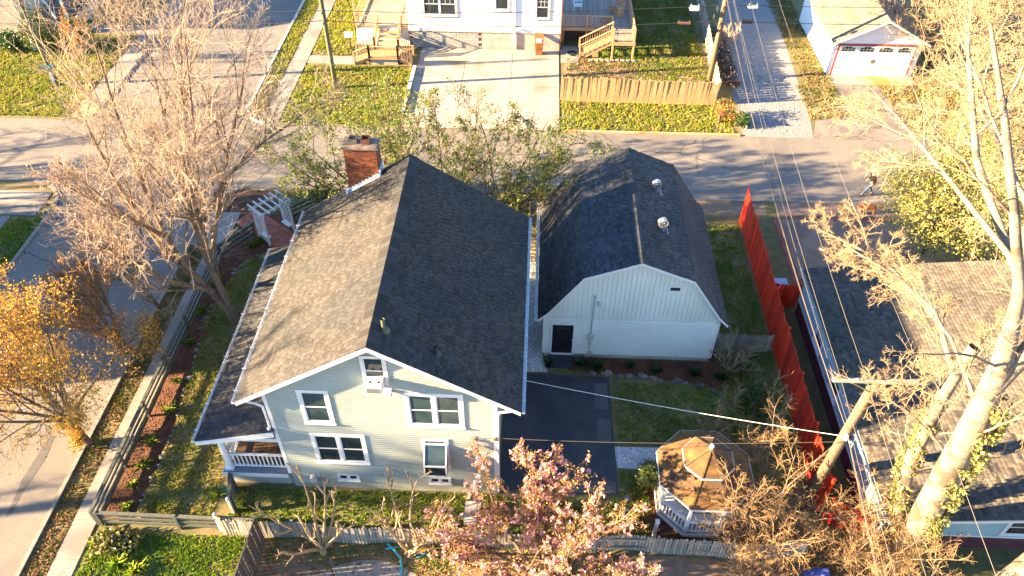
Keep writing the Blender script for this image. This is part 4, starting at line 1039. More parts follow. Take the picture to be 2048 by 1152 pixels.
for i in range(9):
    q = MB(); q.box(-.13,.13,-.09,.09,0,.12); q.v = [tuple(Matrix.Rotation(rnd.uniform(-.2,.2),3,'Z') @ Vector(v) + Vector((8.9+i*.38, 35.75+rnd.uniform(-.05,.05), 0))) for v in q.v]
    tag(q.build('edging_block', M['block'], org=(8.9+i*.38,35.75,0)), 'grey edging block below the deck stairs, %s from the left' % ('first','second','third','fourth','fifth','sixth','seventh','eighth','ninth')[i], 'block', 'edging blocks below the deck stairs')
bn = thing('wheelie_bin', 'orange brown wheeled rubbish bin against the block wall', 'bin', (5.15, 36.55, 0))
q = MB(); q.add([(4.92,36.35,.06),(5.38,36.35,.06),(5.38,36.8,.06),(4.92,36.8,.06),(4.85,36.25,1.0),(5.45,36.25,1.0),(5.45,36.9,1.0),(4.85,36.9,1.0)], [(0,3,2,1),(4,5,6,7),(0,1,5,4),(1,2,6,5),(2,3,7,6),(3,0,4,7)]); q.build('body', M['orange'], bn)
q = MB(); q.box(4.83,5.47,36.22,36.3,.93,1.0); q.build('rim', M['orange'], bn)
q = MB(); q.prism([(4.83,36.9,1.02),(5.47,36.9,1.02),(5.47,37.1,1.35),(4.83,37.1,1.35)], (0,.05,.02)); q.build('lid', M['orange'], bn)
q = MB(); q.box(4.95,5.35,36.3,36.85,1.0,1.08); q.build('rubbish_bag', M['lid_blue'], bn)
q = MB(); q.box(5.0,5.3,36.243,36.249,.42,.72); q.build('front_panel', M['brown_trim'], bn)
for x in (4.9, 5.36):
    q = MB(); q.tube([(x,36.82,.12),(x+.05,36.82,.12)], .12, 12); q.build('wheel', M['black_rubber'], bn)
mb_ = thing('mailbox', 'white mailbox on dark post beside the porch walkway', 'mailbox', (-8.6, 36.6, 0))
q = MB(); q.box(-8.64,-8.56,36.56,36.64,0,1.0); q.build('post', M['black_rubber'], mb_)
q = MB(); q.box(-8.95,-8.35,36.45,36.75,1.0,1.22); q.tube([(-8.95,36.6,1.22),(-8.35,36.6,1.22)], .15, 14); q.build('box', M['white'], mb_)

# ------------------------------------------------------------------ garage
Gg = thing('garage', 'white gabled garage with wide panelled door and red frame', 'garage', (28.3, 38.6, 0))
gx0, gx1, gy0, gy1 = 25.45, 31.3, 34.5, 43.0
gc = (gx0+gx1)/2; gzp = 4.25; gze = 2.75
b = MB(); b.prism([(gx0, gy0+.02, 0), (gx1, gy0+.02, 0), (gx1, gy0+.02, gze), (gc, gy0+.02, gzp-.15), (gx0, gy0+.02, gze)], (0, gy1-gy0, 0)); b.build('wall', M['white_vinyl'], Gg)
ptG = face('y', gy0, -1)
s = MB(); laps(s, lambda z: max(gx0, gc-(gzp-.2-z)/((gzp-gze)/3.2)), lambda z: min(gx1, gc+(gzp-.2-z)/((gzp-gze)/3.2)), 2.45, gzp-.3, .2, ptG); s.build('gable_siding', M['white_vinyl'], Gg)
s = MB(); laps(s, lambda z: gy0, lambda z: gy1, .05, gze-.1, .2, face('x', gx0, -1)); s.build('side_siding', M['white_vinyl'], Gg)
gd = MB(); fbox(gd, ptG, 25.72, 30.85, .03, 2.28, -.01, .01); gd = gd.build('garage_door', M['mortar'], Gg)
me = MB(); me.box(-1.275, 1.275, -.02, .02, -.27, .27); me = me.mesh('door_panel', M['white'])
for i in range(2):
    for j in range(4): piece('door_panel', me, gd, (27.0 + i*2.565, gy0-.03, .31 + j*.555))
for i in range(4):
    cx = 26.35 + i*1.28
    for k in range(4):
        for r in range(2):
            x0 = cx - .46 + k*.235; top = .14 if r == 0 else (.10 + (.07 if k in (1,2) else 0))
            q = MB(); z0 = 1.86 + r*.17; q.box(x0, x0+.2, gy0-.062, gy0-.05, z0, z0+top); q.build('pane', M['glass'], gd)
for z in (.62, 1.7):
    q = MB(); q.box(25.8, 26.2, gy0-.06, gy0-.05, z, z+.035); q.build('strap_hinge', M['black_rubber'], gd)
for x in (28.15, 28.3):
    q = MB(); q.box(x, x+.035, gy0-.075, gy0-.05, 1.0, 1.28); q.build('handle', M['black_rubber'], gd)
q = MB(); fbox(q, ptG, 25.62, 25.72, 0, 2.38, 0, .05); fbox(q, ptG, 30.85, 30.95, 0, 2.38, 0, .05); fbox(q, ptG, 25.72, 30.85, 2.28, 2.38, 0, .05); q.build('door_frame', M['red_trim'], gd)
roof = MB(); gs = (gzp-gze)/ (gc-gx0)
for sg in (-1, 1): roof.prism([(gc+sg*3.25, gy0-.35, gzp-3.25*gs), (gc, gy0-.35, gzp), (gc, gy0-.35, gzp-.1), (gc+sg*3.25, gy0-.35, gzp-3.25*gs-.1)], (0, gy1-gy0+.7, 0))
roof = roof.build('roof', M['felt'], Gg)
tabs = []
for sg in (-1, 1): tabs += shingle_tabs((gc+sg*3.26, gy0-.37, gzp-3.26*gs), (0,1,0), (-sg, 0, gs), gy1-gy0+.74, 3.26*math.hypot(1, gs), expo=.2, w=.36)
lay_shingles(roof, tabs, M['tan_shingle'], 300)
q = MB()
for sg in (-1, 1): q.prism([(gc+sg*3.25, gy0-.39, gzp-3.25*gs-.16), (gc+sg*3.25, gy0-.39, gzp-3.25*gs-.02), (gc, gy0-.39, gzp-.02), (gc, gy0-.39, gzp-.17)], (0,.03,0))
q.build('rake_board', M['white'], Gg)

# ------------------------------------------------------------------ house at the top left
N = thing('cream_house', 'cream sided house with shaded porch at the top left corner', 'house', (-38, 44, 0))
b = MB(); b.box(-46, -33.2, 37.6, 50, 0, 1.2); b.build('foundation', M['new_concrete'], N)
b = MB(); b.box(-46, -33.25, 37.65, 50, 1.2, 4.6); b.build('wall', M['white_vinyl'], N)
s = MB(); laps(s, lambda z: -46, lambda z: -33.2, 1.22, 4.5, .13, face('y', 37.62, -1)); s.build('siding', M['new_concrete'], N)
s = MB(); laps(s, lambda z: 37.62, lambda z: 50, 1.22, 4.5, .13, face('x', -33.2, 1)); s.build('siding', M['sage_base'], N)
window(N, face('x', -33.2, 1), 39.6, 40.8, 2.0, 3.6, trim=.14)
b = MB(); b.box(-33.2, -29.9, 38.0, 49, .75, .9); b.box(-33.2, -29.95, 38.05, 38.15, 0, .75); b.box(-30.05, -29.95, 38.05, 49, 0, .75); b.build('porch_floor', M['new_concrete'], N)
q = MB(); q.tube([(-33.0,38.15,4.4),(-31.7,38.1,3.2),(-31.1,38.1,2.2),(-30.9,38.0,1.6),(-30.6,37.8,1.3)], .07, 8); q.build('downspout', M['white'], N)
me = MB(); me.box(-.012,.012,-.012,.012,0,.8); me = me.mesh('baluster', M['black_paint'])
r = MB(); r.bar((-33,38.2,1.8),(-30,38.2,1.8),.04,.04); r.bar((-33,38.2,1.0),(-30,38.2,1.0),.04,.04); r.bar((-30,38.2,1.8),(-30,47,1.8),.04,.04); r.bar((-30,38.2,1.0),(-30,47,1.0),.04,.04); r = r.build('iron_railing', M['black_paint'], N)
for i in range(22): piece('baluster', me, r, (-33+i*.14, 38.2, 1.0))
for i in range(60): piece('baluster', me, r, (-30, 38.25+i*.145, 1.0))
q = MB(); q.box(-30.1,-29.95,38.1,38.25,.9,3.7); q.build('porch_post', M['white'], N)
q = MB(); q.box(-33.3,-29.7,37.8,49.4,3.7,3.85); q.build('porch_roof', M['dark_shingle'], N)
r = MB()
r.prism([(-46.5,36.9,4.6),(-32.9,36.9,4.6),(-39.7,36.9,7.6)], (0,14,0)); r.build('roof', M['dark_shingle'], N)
q = MB(); q.prism([(-32.2,35.95,.9),(-31.75,35.95,.9),(-31.2,35.3,.02),(-31.7,35.3,.02)], (0,.05,.0)); tag(q.build('white_board', M['white'], org=(-31.7,35.6,0)), 'white board leaning at the foot of the cream house porch', 'board')
# unseen house added west of the frame to throw shade across the street
def far_house(lb, x0, x1, y0, y1, ze, zr, m, rm):
    h = thing('shade_house', lb, 'house', ((x0+x1)/2, (y0+y1)/2, 0), 'houses beyond the left edge')
    b = MB(); xc = (x0+x1)/2; b.prism([(x0,y0,0),(x1,y0,0),(x1,y0,ze),(xc,y0,zr-.2),(x0,y0,ze)], (0,y1-y0,0)); b.build('wall', M[m], h)
    r = MB()
    for sg, xe in ((-1,x0-.5),(1,x1+.5)): r.prism([(xe,y0-.4,ze-.3),(xc,y0-.4,zr),(xc,y0-.4,zr-.15),(xe,y0-.4,ze-.45)], (0,y1-y0+.8,0))
    r.build('roof', M[rm], h)
    for i in range(3):
        window(h, face('x', x1, 1), y0+1+i*(y1-y0-3)/2, y0+2+i*(y1-y0-3)/2, 1.3, 2.8)
    return h
# ------------------------------------------------------------------ fences
ORD = ['first','second','third','fourth','fifth','sixth','seventh','eighth','ninth','tenth','eleventh','twelfth']
def post_rail(name, label, pts, zs=(.28,.56,.84), step=2.55, m='green_rail', ph=.98):
    f = thing(name, label, 'fence', (pts[0][0], pts[0][1], 0))
    for (a, b) in zip(pts[:-1], pts[1:]):
        a, b = Vector((*a, 0)), Vector((*b, 0)); n = max(1, round((b-a).length/step)); d = (b-a)/n
        for i in range(n):
            p, q = a + d*i, a + d*(i+1)
            for z in zs:
                r = MB(); k = rnd.uniform(-.012,.012); r.bar(p+Vector((0,0,z+k)), q+Vector((0,0,z-k)), .045, .13); r.build('rail', M[m], f)
            r = MB(); r.bar(p+Vector((0,0,zs[-1]+.09)), q+Vector((0,0,zs[-1]+.09)), .13, .035); r.build('cap_rail', M[m], f)
            c_ = MB(); s_ = Vector((-d.y, d.x, 0)).normalized()*.0; c_.box(p.x-.055, p.x+.055, p.y-.055, p.y+.055, 0, ph); c_.build('post', M[m], f)
    e = Vector((*pts[-1], 0)); c_ = MB(); c_.box(e.x-.055, e.x+.055, e.y-.055, e.y+.055, 0, ph); c_.build('post', M[m], f)
    return f
def board_fence(name, label, a, b, h, bw, m, gap=.008, th=.02, pointed=False, hj=.03, wav=0, rails=(.35, 1.4), side=1, lean=0.0, tilt=.02, px=None, cat='fence', pstep=2.4):
    a, b = Vector((*a, 0)), Vector((*b, 0)); L = (b-a).length; u = (b-a)/L; nrm = Vector((-u.y, u.x, 0))*side
    f = thing(name, label, cat, a)
    s = MB(); w = bw-gap
    if pointed: s.prism([(-w/2,-th/2,0),(w/2,-th/2,0),(w/2,-th/2,h-.07),(w*.2,-th/2,h),(-w*.2,-th/2,h),(-w/2,-th/2,h-.07)], (0,th,0))
    else: s.box(-w/2, w/2, -th/2, th/2, 0, h)
    me = s.mesh('board', M[m]); R0 = Matrix.Rotation(math.atan2(u.y, u.x), 3, 'Z')
    n = int(L/bw)
    def wave(t): return nrm*(wav*math.sin(t*2.6)+wav*.6*math.sin(t*6.1+1)) if wav else Vector((0,0,0))
    for i in range(n):
        t = (i+.5)*bw
        R = R0 @ Matrix.Rotation(rnd.uniform(-tilt,tilt), 3, 'Y') @ Matrix.Rotation(lean + rnd.uniform(-.015,.015), 3, 'X')
        piece('picket' if pointed else 'board', me, f, a + u*t + wave(t*.35) + Vector((0,0,rnd.uniform(-.01,.0))), R, (1, 1, 1 + rnd.uniform(-hj, hj)))
    k = max(1, int(L/pstep))
    for i in range(k+1):
        p = a + u*(L*i/k) + nrm*.07 + wave(L*i/k*.35); q = MB(); q.box(p.x-.045, p.x+.045, p.y-.045, p.y+.045, 0, h-.05 if pointed else h+.03); q.build('post', M[m], f)
    for z in rails:
        for i in range(k):
            t0, t1 = L*i/k, L*(i+1)/k
            q = MB(); q.bar(a+u*t0+nrm*.035+wave(t0*.35)+Vector((0,0,z)), a+u*t1+nrm*.035+wave(t1*.35)+Vector((0,0,z)), .035, .085); q.build('rail', M[m], f)
    return f
post_rail('rail_fence', 'long dark green three-rail fence beside the pavement', [(-11.02,-1.62),(-11.02,13.5),(-9.75,15.35)])
post_rail('rail_fence', 'short weathered three-rail fence closing the front corner of the lawn', [(-10.85,-1.66),(-4.85,-1.72)], step=3)
post_rail('rail_fence', 'dark rail fence running from the arbor along the street behind the house', [(-8.2,16.75),(-6.5,18.35),(4.9,18.6)])
post_rail('rail_fence', 'short dark rail fence between house and shed gardens', [(4.95,18.4),(5.0,16.0)], step=1.2)
g = post_rail('rail_gate', 'short dark railed gate beneath the porch corner', [(-6.3,.12),(-6.02,-.85)], zs=(.2,.45,.7,.95), step=1.1, ph=1.05)
q = MB(); q.box(-6.1,-6.0,-1.0,-.9,0,1.0); q.ball((-6.05,-.95,1.03), .075, 8, 6); tag(q.build('gate_post', M['white_worn'], org=(-6.05,-.95,0)), 'white gate post with dark hinges below the porch', 'post')
q = MB(); q.box(-6.32,-6.22,-1.75,-1.65,0,1.15); q.ball((-6.27,-1.7,1.18), .075, 8, 6); tag(q.build('fence_post', M['white_worn'], org=(-6.27,-1.7,0)), 'white round-topped post at the left end of the picket fence', 'post')
board_fence('picket_fence', 'weathered grey picket fence along the back garden', (-6.12,-1.9), (15.4,-1.95), 1.12, .118, 'picket', gap=.02, pointed=True, hj=.05, wav=.07, rails=(.3,.85), side=1)
board_fence('picket_fence', 'short grey picket fence beside the shed corner shrub', (13.5,8.3), (16.2,8.25), 1.1, .12, 'picket', gap=.03, pointed=True, rails=(.3,.8))
board_fence('privacy_fence', 'dark brown plank fence running out at the bottom of the photo', (-4.55,-2.0), (-4.75,-7.5), 1.65, .15, 'dark_wood', rails=(.4,1.3,1.62), side=-1)
board_fence('plank_fence', 'tan vertical plank fence beyond the street', (6.72,30.2), (17.0,30.05), 1.72, .142, 'tan_board', rails=(.4,1.4), side=1, lean=.03)
board_fence('plank_fence', 'grey plank fence leaning along the gravel lane', (17.15,30.3), (18.2,52), 1.5, .15, 'grey_board', gap=.022, rails=(.4,1.2), side=1, hj=.06, tilt=.035)
board_fence('red_fence', 'long red stained plank fence beside the shed lawn', (16.5,17.9), (16.42,.1), 2.2, .142, 'red_board', rails=(.4,1.2,2.0), side=1, hj=.012)
board_fence('red_fence', 'short red plank fence joining the teal house near the big trunk', (16.55,-.35), (18.05,-.95), 1.5, .142, 'red_board', rails=(.3,1.1), side=1)
board_fence('red_gate', 'small red plank gate between red fence and teal house', (16.62,11.3), (18.0,11.2), 1.5, .142, 'red_board', rails=(.3,1.1), side=1, cat='gate')
gt = thing('wooden_gate', 'tan board gate in the gap between house and shed', 'gate', (5.05, 14.0, 0))
for i in range(4):
    q = MB(); q.box(4.86, 5.30, 13.9, 13.94, .3+i*.24, .47+i*.24); q.build('board', M['tan_board'], gt)
for x in (4.84, 5.32):
    q = MB(); q.box(x-.03, x+.03, 13.94, 14.0, 0, 1.25); q.build('post', M['tan_board'], gt)
q = MB(); q.tube([(10.0,-1.3,0),(10.0,-1.3,.1)], .07, 6); q.box(9.94,10.06,-1.36,-1.24,0,1.15); q.box(9.92,10.08,-1.38,-1.22,1.15,1.22); tag(q.build('marker_post', M['white_worn'], org=(10,-1.3,0)), 'short white post with peeling paint beside the gazebo', 'post')

# ------------------------------------------------------------------ arbor
A = thing('garden_arbor', 'white lattice garden arbor over the red brick path', 'arbor', (-8.6, 15.6, 0))
p0 = Vector((-8.78, 14.62, 0)); ua = Vector((1.07, 1.28, 0)).normalized(); va = Vector((-ua.y, ua.x, 0)); wA, dA, hA = 1.6, .85, 2.0
for i in (0, 1):
    sp = MB()
    for j in (0, 1):
        c_ = p0 + ua*(wA*i) + va*(dA*j); q = MB(); q.bar(c_, c_ + Vector((0,0,hA)), .09, .09, tuple(ua)); q.build('post', M['white'], A)
    a = p0 + ua*(wA*i); b = a + va*dA
    for k in range(8):
        z0 = .15 + k*.23; q = MB(); q.bar(a+Vector((0,0,z0)), b+Vector((0,0,z0+.14)), .025, .05); q.build('lattice_slat', M['white'], A)
    q = MB(); q.bar(a-va*.15+Vector((0,0,hA)), b+va*.15+Vector((0,0,hA)), .05, .12); q.build('side_beam', M['white'], A)
for j in (0, 1):
    a = p0 + va*(dA*j) - ua*.2; b = p0 + va*(dA*j) + ua*(wA+.2); q = MB(); q.bar(a+Vector((0,0,hA+.06)), b+Vector((0,0,hA+.06)), .05, .14); q.build('cross_beam', M['white'], A)
for k in range(6):
    a = p0 + ua*(-.05 + k*(wA+.1)/5) - va*.3 + Vector((0,0,hA+.18)); b = a + va*(dA+.6); q = MB(); q.bar(a, b, .05, .10); q.build('rafter', M['white'], A)
for i in (0, 1):
    q = MB(); a = p0 + ua*(wA*i) + va*.1 + ua*(.12 if i == 0 else -.12)
    q.bar(a+Vector((0,0,.42)), a+va*.65+Vector((0,0,.42)), .25, .04); q.build('side_bench', M['white'], A)

# ------------------------------------------------------------------ gazebo
Z = thing('gazebo', 'white octagonal gazebo with two-tier golden brown shingle roof', 'gazebo', (11.7, .22, 0))
gc_ = Vector((11.72, .22, 0))
def oc(k, r, z): a = math.radians(22.5 + 45*k); return gc_ + Vector((r*math.cos(a), r*math.sin(a), z))
q = MB(); q.prism([oc(k, 1.62, .0) for k in range(8)], (0,0,.32)); q.build('floor', M['dark_wood'], Z)
q = MB(); q.prism([oc(k, 1.66, .322) for k in range(8)], (0,0,.04)); q.build('floor_deck', M['grey_deck'], Z)
q = MB()
for k in range(8): q.bar(oc(k,1.66,.28), oc(k+1,1.66,.28), .03, .16)
q.build('floor_trim', M['white'], Z)
for k in range(8):
    q = MB(); q.bar(oc(k,1.55,.36), oc(k,1.55,2.32), .10, .10); q.build('post', M['white'], Z)
    q = MB(); q.bar(oc(k,1.6,2.25), oc(k+1,1.6,2.25), .05, .20); q.build('eave_beam', M['white'], Z)
    if k != 1:
        a, b = oc(k,1.55,1.12), oc(k+1,1.55,1.12); r = MB(); r.bar(a, b, .10, .06); r.bar(a-Vector((0,0,.66)), b-Vector((0,0,.66)), .05, .07); r = r.build('railing', M['white'], Z)
        for i in range(8):
            c_ = a + (b-a)*((i+.5)/8); q = MB(); u_ = (b-a).normalized()*.035
            q.prism([c_-u_-Vector((0,0,.65)), c_+u_-Vector((0,0,.65)), c_+u_, c_-u_], tuple(Vector((-u_.y,u_.x,0)).normalized()*.02)); q.build('slat', M['white'], r)
        q = MB(); a, b = oc(k,1.45,.78), oc(k+1,1.45,.78); a2, b2 = oc(k,1.02,.78), oc(k+1,1.02,.78); q.prism([a,b,b2,a2], (0,0,.05)); q.build('bench_seat', M['white'], Z)
def roof_tier(r0, z0, r1, z1, n, trim):
    for k in range(8):
        q = MB()
        for i in range(n):
            t0, t1 = i/n, (i+1)/n
            ra, za, rb, zb = r0+(r1-r0)*t0, z0+(z1-z0)*t0, r0+(r1-r0)*t1, z0+(z1-z0)*t1
            A_, B_, C_, D_ = oc(k,ra,za+.012), oc(k+1,ra,za+.012), oc(k+1,max(rb,.02),zb+.002), oc(k,max(rb,.02),zb+.002)
            q.add([A_,B_,C_,D_,oc(k,ra,za),oc(k+1,ra,za)], [(0,1,2,3),(4,5,1,0)])
        q.build('roof_panel', M['gaz_roof'], Z)
    q = MB()
    for k in range(8): q.bar(oc(k,r0,z0-.035), oc(k+1,r0,z0-.035), .03, .08)
    q.build('fascia', M['white'], Z)
    q = MB()
    for k in range(8): q.bar(oc(k,r0,z0+.02), oc(k,max(r1,.03),z1+.02), .07, .02)
    q.build('hip_caps', M['gaz_roof'], Z)
roof_tier(1.84, 2.38, .82, 2.95, 7, True)
q = MB(); q.prism([oc(k,.80,2.9) for k in range(8)], (0,0,.2)); q.build('cupola_wall', M['white'], Z)
roof_tier(.96, 3.12, .02, 3.72, 6, True)
q = MB(); q.tube([gc_+Vector((0,0,3.7)), gc_+Vector((0,0,3.8))], [.09,.04], 10); q.ball(gc_+Vector((0,0,3.86)), .09, 10, 7); q.build('finial', M['white'], Z, True)

# ------------------------------------------------------------------ poles and wires
def pole(label, base, top, r0, r1, m, group=None):
    p = thing('utility_pole', label, 'utility pole', base, group)
    b, t = Vector(base), Vector(top); q = MB()
    q.tube([b-Vector((0,0,.1)), b.lerp(t,.25), b.lerp(t,.5), b.lerp(t,.75), t], [r0, r0*.75+r1*.25, (r0+r1)/2, r0*.25+r1*.75, r1], 14); q.build('shaft', M[m], p, True)
    return p
p3 = pole('leaning-looking utility pole at the top left behind the street sign', (-27.7,30.5,0), (-27.6,30.5,9.5), .17, .13, 'pole_green')
p1 = pole('utility pole in the lawn left of the concrete driveway', (-8.61,31.02,0), (-8.62,31.02,9.5), .16, .13, 'pole_green')
p2 = pole('pale utility pole at the end of the tan plank fence', (17.06,33.3,0), (17.1,33.4,10.2), .19, .14, 'pole_wood')
p4 = pole('rough pale utility pole with crossarm rising by the red fence', (15.95,.26,0), (16.26,.26,8.0), .19, .165, 'pole_wood')
def crossarm(p, a, b, ins, m='arm_wood', brace=None):
    q = MB(); q.bar(a, b, .11, .13); arm = q.build('crossarm', M[m], p)
    for c_ in ins:
        q = MB(); c_ = Vector(c_); q.tube([c_, c_+Vector((0,0,.05)), c_+Vector((0,0,.06)), c_+Vector((0,0,.14)), c_+Vector((0,0,.2))], [.025,.025,.07,.075,.04], 10); q.build('insulator', M['porcelain'], arm)
    if brace:
        for (s, e) in brace:
            q = MB(); q.bar(s, e, .03, .05); q.build('brace', M['pole_wood'], arm)
INS4 = [(14.92,.12,7.93), (15.72,.12,7.93), (17.55,.12,7.93)]
crossarm(p4, (14.78,.12,7.86), (17.68,.12,7.86), INS4, brace=[((15.35,.1,7.8),(16.2,.12,7.25)), ((17.1,.1,7.8),(16.3,.12,7.25))])
INS2 = [(16.0,33.3,9.45), (16.9,33.3,9.45), (18.4,33.3,9.45)]
crossarm(p2, (15.8,33.25,9.38), (18.6,33.25,9.38), INS2)
for z in (4.6, 4.98, 5.3):
    q = MB(); k = 16.0 + z*.038
    q.tube([(k+.02+.19*math.cos(i*.7), .26+.19*math.sin(i*.7), z+.006*i) for i in range(19)], .016, 5); q.build('wire_wrap', M['dark_cable'], p4)
q = MB(); q.box(16.0,16.12,.0,.1,4.8,5.05); q.ball((16.05,.0,4.9), .09, 8, 6); q.ball((16.25,-.02,4.75), .07, 8, 6); q.build('cable_clamp', M['white_worn'], p4)
for p, z in ((p1,5.6),(p1,4.94),(p3,5.7),(p3,4.6),(p2,5.5),(p2,4.42)):
    x, y = origin(p).x, origin(p).y; q = MB(); q.box(x-.05, x+.05, y-.26, y-.14, z-.05, z+.05); q.build('cable_clamp', M['metal'], p)
for i, (z, rr) in enumerate(((5.2,.22), (4.75,.16))):
    q = MB(); q.tube([(16.85-.35*i*.4-.25, 33.1 + rr*math.cos(a*.4), z + rr*math.sin(a*.4)) for a in range(36)], .014, 5); q.build('cable_loop', M['cable'], p2)
def wire(label, pts, r, m, sag=.3, n=14, group='overhead wires'):
    q = MB(); path = []
    for a, b in zip(pts[:-1], pts[1:]):
        a, b = Vector(a), Vector(b); s = sag*(b-a).length/30
        for i in range(n):
            t = i/n; v = a.lerp(b, t); v.z -= 4*s*t*(1-t); path.append(v)
    path.append(Vector(pts[-1])); q.tube(path, r, 5)
    o = q.build('overhead_wire', M[m], None, org=tuple(path[0])); return tag(o, label, 'wire', group)
wire('upper dark street cable crossing the top of the photo', [(-48,29.8,5.8),(-27.7,30.3,5.7),(-8.6,30.8,5.6),(17.08,33.15,5.5),(48,36,5.4)], .022, 'dark_cable', .35)
wire('lower dark street cable crossing in front of the white house', [(-48,29.8,4.5),(-27.7,30.3,4.6),(-8.6,30.8,4.94),(17.1,33.15,4.42),(48,36,4.3)], .026, 'dark_cable', .45)
INS5 = [(14.2,-34,7.9), (15.0,-34,7.9), (16.8,-34,7.9)]
for i, lb in enumerate(('pale power line on the left end of the crossarm', 'pale power line on the middle insulator of the crossarm', 'pale power line on the right end of the crossarm')):
    up_ = Vector((0,0,.2)); wire(lb, [Vector(INS2[i])+up_, Vector(INS4[i])+up_, Vector(INS5[i])], .008, 'pale_cable', .55)
wire('thick grey cable left of the pair above the red fence', [(17.0,33.2,6.1),(15.95,.1,5.35),(14.2,-34,5)], .010, 'pale_cable', .8)
wire('second grey cable close beside the thick one above the red fence', [(17.12,33.2,5.9),(16.1,.08,5.05),(14.6,-34,4.8)], .011, 'cable', .9)
wire('twisted pale cable hanging in front of the teal wall', [(17.2,33.2,6.6),(16.35,.1,4.75),(15.0,-34,4.6)], .008, 'pale_cable', .6)
wire('white service line from the rough pole to the house eave', [(16.05,.05,4.95),(4.12,3.0,4.0)], .011, 'ac_white', .35)
wire('thin cable from the rough pole to the house corner', [(16.1,.08,4.6),(4.03,.2,3.9)], .010, 'cable', .5)
wire('guy wire from the rough pole down into the golden shrubs', [(16.0,.1,4.9),(12.9,-1.6,1.3)], .012, 'pale_cable', .0)
for (lb, x, z, y, sx, sz, m) in (('black splice case hanging on the lower street cable', 18.75, 4.38, 33.3, .33, .14, 'black_paint'), ('white box hanging on the upper street cable', 15.1, 5.34, 32.97, .28, .16, 'ac_white'), ('small grey amplifier hanging on the upper street cable', 18.9, 5.36, 33.3, .3, .09, 'grey_metal'), ('brown splice tube hanging on the lower street cable', 14.6, 4.33, 32.93, .4, .06, 'brown_trim')):
    q = MB(); q.box(x-sx, x+sx, y-.1, y+.1, z-sz, z+sz*.6); q.box(x-sx*.9, x-sx*.8, y-.02, y+.02, z+sz*.6, z+sz*.6+.14); q.box(x+sx*.8, x+sx*.9, y-.02, y+.02, z+sz*.6, z+sz*.6+.14); q.box(x-sx-.05, x-sx, y-.05, y+.05, z-sz*.4, z+sz*.3)
    tag(q.build('cable_box', M[m], org=(x,y,z)), lb, 'cable box')

# ------------------------------------------------------------------ street sign
S = thing('street_sign', 'green street name blades above a white-backed octagon sign on the corner lawn', 'sign', (-25.4, 27.13, 0))
q = MB(); q.tube([(-25.4,27.13,0),(-25.4,27.13,3.35)], .035, 8); q.build('post', M['metal'], S)
q = MB(); q.prism([(-25.4+.38*math.cos(math.radians(22.5+45*k))*.35-.0, 27.08+.38*math.cos(math.radians(22.5+45*k))*-.9, 2.5+.38*math.sin(math.radians(22.5+45*k))) for k in range(8)], (.018,.007,0)); q.build('octagon_back', M['sign_white'], S)
def blade(c_, u_, L, h, text):
    c_ = Vector(c_); u_ = Vector(u_).normalized(); q = MB(); q.bar(c_-u_*L/2, c_+u_*L/2, .02, h); bl = q.build('name_blade', M['sign_green'], S)
    if text:
        cu = bpy.data.curves.new('lettering', 'FONT'); cu.body = text; cu.size = h*.95; cu.align_x = 'CENTER'; cu.align_y = 'CENTER'; cu.extrude = .002
        ob = bpy.data.objects.new('lettering', cu); n_ = Vector((u_.y, -u_.x, 0))
        Mx = Matrix((u_, Vector((0,0,1)), n_)).transposed().to_4x4(); Mx.translation = c_ + n_*.014 - origin(S)
        col.objects.link(ob)
        dg = bpy.context.evaluated_depsgraph_get(); me = bpy.data.meshes.new_from_object(ob.evaluated_get(dg)); me.transform(Mx); bpy.data.objects.remove(ob)
        me.materials.clear(); me.materials.append(M['sign_white']); o = bpy.data.objects.new('lettering', me); link(o, bl)
blade((-25.4,27.10,3.28), (1,.30,0), .9, .2, 'VERNON')
blade((-25.38,27.13,3.08), (.3,-1,0), .9, .2, None)

# ------------------------------------------------------------------ small things about the gardens
q = MB(); q.tube([(x,y,.055) for x,y in ((.05,-2.0),(.35,-2.25),(.62,-2.55),(.72,-2.95),(.7,-3.3))], .045, 6); q.tube([(.0,-2.2,.05),(.5,-2.1,.05)], .03, 6); tag(q.build('pool_noodle', M['turq'], org=(.4,-2.5,.05)), 'curved turquoise tube lying by the round patio', 'tube')
q = MB(); q.tube([(1.1,-2.35,.05),(1.45,-2.3,.06),(1.9,-2.45,.05)], .035, 6); q.tube([(1.2,-2.5,.05),(1.7,-2.25,.05)], .025, 6); tag(q.build('plastic_scrap', M['turq'], org=(1.4,-2.4,.04)), 'small turquoise plastic pieces on the grass beside the patio', 'scrap')
sl_ = thing('stone_bench', 'pale stone slab bench half hidden by pink blossom', 'bench', (3.15, -.8, 0))
q = MB(); q.box(2.85,3.45,-1.25,-.3,.32,.42); q.build('seat', M['kerb'], sl_)
for y in (-1.1, -.5):
    q = MB(); q.box(2.95,3.35,y-.08,y+.08,0,.32); q.build('leg', M['kerb'], sl_)
q = MB(); pts = []
for i in range(5):
    for j in range(5): pts.append((15.3+i*.25, -3.2+j*.22, .25 + .12*math.sin(i*1.7+j) + (.25 if 0<i<4 and 0<j<4 else -.2)))
q.add(pts, [(i*5+j, (i+1)*5+j, (i+1)*5+j+1, i*5+j+1) for i in range(4) for j in range(4)]); tag(q.build('blue_tarp', M['blue_tarp'], org=(15.8,-2.8,0)), 'crumpled blue tarpaulin under the bare branches', 'tarpaulin')
q = MB(); q.box(17.0,17.55,11.6,12.1,0,.95); q.prism([(16.96,11.55,.95),(17.6,11.55,.95),(17.6,12.15,1.02),(16.96,12.15,1.02)], (0,0,.05)); q.box(17.02,17.53,11.575,11.6,.80,.86); tag(q.build('storage_bin', M['lid_blue'], org=(17.3,11.8,0)), 'dull blue lidded bin behind the red fence', 'bin')
